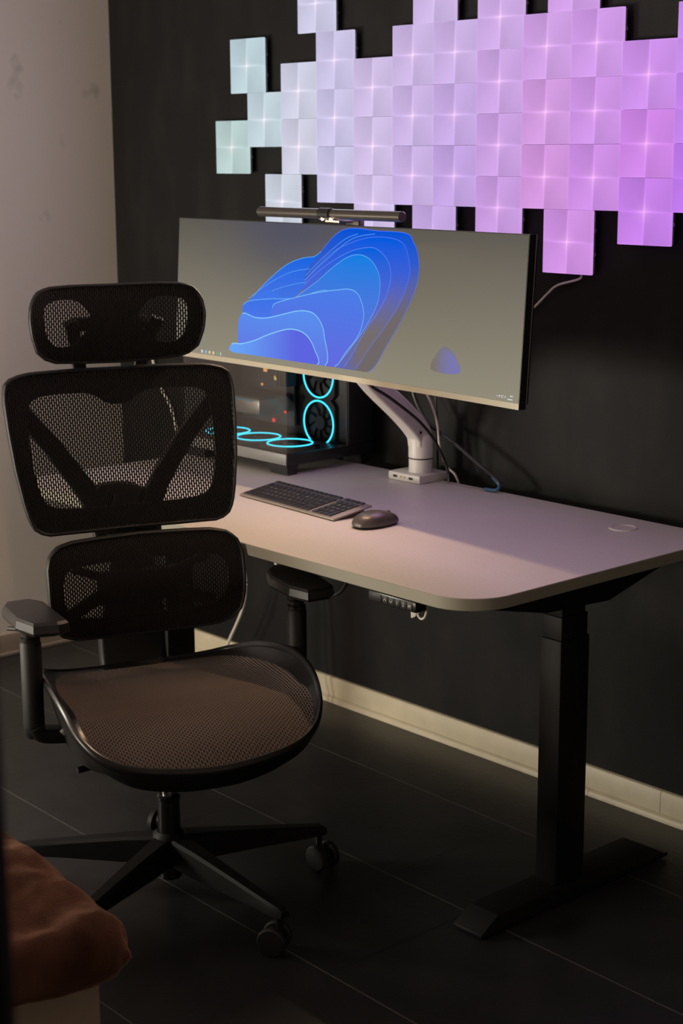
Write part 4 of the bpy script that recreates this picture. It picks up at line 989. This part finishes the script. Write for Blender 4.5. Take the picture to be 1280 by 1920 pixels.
# gas lift
lathe('gas_lift', [(0, .05), (.021, .05), (.024, .053), (.024, .20), (.0235, .228), (.0255, .230), (.0255, .236), (.020, .240), (0, .240)], 'black_gloss', chair, n=28)
lathe('piston', [(0, .23), (.0145, .23), (.0145, .262), (.0135, .263), (.0135, .265), (.0145, .266), (.0145, .33), (0, .33)], 'chrome', chair, n=24)
bs = lathe('base_hub', [(0, .085), (.036, .085), (.040, .09), (.041, .130), (.036, .150), (.028, .158), (0, .158)], 'black_metal', chair, n=28)
for k in range(5):
    a = math.radians(2.2+72*k-72)       # chair is turned by 72 degrees
    ca, sa = math.cos(a), math.sin(a)
    P = lambda r_, z, t=0: Vector((r_*ca-t*sa, r_*sa+t*ca, z))
    bm = bmesh.new(); R = []
    for r_, zt, zb, wt, wb in ((.028, .148, .092, .024, .027), (.10, .140, .086, .0205, .0235), (.22, .122, .084, .016, .019), (.335, .104, .080, .013, .0155), (.358, .101, .080, .012, .0145), (.368, .094, .082, .010, .012)):
        R.append([bm.verts.new(P(r_, zt, wt*.72)), bm.verts.new(P(r_, zt-.006, wt)), bm.verts.new(P(r_, zb, wb)), bm.verts.new(P(r_, zb, -wb)), bm.verts.new(P(r_, zt-.006, -wt)), bm.verts.new(P(r_, zt, -wt*.72))])
    for A, B in zip(R, R[1:]):
        for q in range(6): bm.faces.new((A[q], A[(q+1) % 6], B[(q+1) % 6], B[q]))
    bm.faces.new(R[0]); bm.faces.new(list(reversed(R[-1])))
    link('base_leg', bm, 'black_metal', chair, auto=25)
    # caster
    th = a+(.5, 1.9, -.6, .9, 1.4)[k]; dx, dy = math.cos(th), math.sin(th); c = P(.352, 0)
    rot = Matrix(((dx, 0, -dy), (dy, 0, dx), (0, 1, 0))).transposed().transposed()
    ax = Vector((-dy, dx, 0)); fwd = Vector((dx, dy, 0)); Rw = Matrix((fwd, Vector((0, 0, 1)), ax)).transposed()
    bm = bmesh.new(); cw = c-fwd*.012+Vector((0, 0, .030))
    add_lathe(bm, cyl(.0075, .03, .088, .001), 14, (c.x, c.y, 0)); t = bmesh.new(); add_lathe(t, cyl(.020, -.010, .010, .002), 20, rot=Rw); bmesh.ops.translate(t, vec=cw+Vector((0, 0, .004)), verts=t.verts); merge(bm, t)
    cs = link('caster', bm, 'black_gloss', chair)
    for q in (-1, 1):
        bm = bmesh.new(); t = bmesh.new(); add_lathe(t, [(0, -.008), (.018, -.008), (.027, -.0075), (.030, -.005), (.030, .005), (.027, .0075), (.018, .008), (0, .008)], 24, rot=Rw); bmesh.ops.translate(t, vec=cw+ax*q*.019, verts=t.verts); merge(bm, t)
        link('wheel', bm, 'rubber', cs)

# ---------------------------------------------------------------- foreground seat block with fur throw
BX1, BY1, BZ = 2.405, -1.705, .32
blk = tag(box('storage_bench', ((1.30+BX1)/2, (-2.60+BY1)/2, BZ/2), (BX1-1.30, 2.60+BY1, BZ), 'beige_block', None, .006), 'plain beige block seat at the lower left corner under the brown throw', 'bench')
def fur_throw():
    bm = bmesh.new(); nu, nv = 110, 110; G = []
    rnd = random.Random(3)
    from mathutils import noise as mn
    for i in range(nu+1):
        row = []
        for j in range(nv+1):
            a = i/nu; b = j/nv
            # a: along x from inside block to hanging over +x edge ; b: along y to hanging over +y edge
            U_ = 1.50+a*(BX1-1.50+.092); V_ = -2.58+b*(BY1+2.58+.092)
            ex = max(0, U_-BX1); ey = max(0, V_-BY1)
            x = min(U_, BX1); y = min(V_, BY1); rr_ = .055
            h = math.hypot(ex, ey); e = max(ex, ey)
            hem = e*(1+.12*math.sin(V_*17)+.10*math.sin(U_*23+1))
            ux, uy = (ex/h, ey/h) if h > 0 else (0, 0)
            ang = min(hem/rr_, PI/2); o_ = rr_*math.sin(ang); dn = rr_*(1-math.cos(ang))+max(0, hem-rr_*PI/2)
            z = BZ+.030-dn
            top_f = max(0, 1-e/.05)
            mound = (.075*math.exp(-((U_-1.90)/.30)**2-((V_+1.85)/.25)**2)+.035*math.exp(-((U_-2.22)/.14)**2-((V_+1.86)/.2)**2))*(.35+.65*top_f)
            nz = mn.noise(Vector((U_*5, V_*5, 1.3)))*.020+mn.noise(Vector((U_*14, V_*14, 4.1)))*.010+mn.noise(Vector((U_*40, V_*40, 7)))*.003
            P_ = Vector((x+ux*o_*.6, y+uy*o_*.6, z+mound))
            sd = min(1, dn/.04)
            nrm = Vector((ux*sd, uy*sd, 1-.8*sd)).normalized()
            row.append(bm.verts.new(P_+nrm*(nz+.016)))
        G.append(row)
    for A, B in zip(G, G[1:]):
        for k in range(nv): bm.faces.new((A[k], A[k+1], B[k+1], B[k]))
    o = link('fur_throw', bm, 'fur', None, auto=180)
    md = o.modifiers.new('thick', 'SOLIDIFY'); md.thickness = .02; md.offset = -1
    return o
tag(fur_throw(), 'brown fluffy throw blanket draped over the beige block at the lower left', 'blanket')
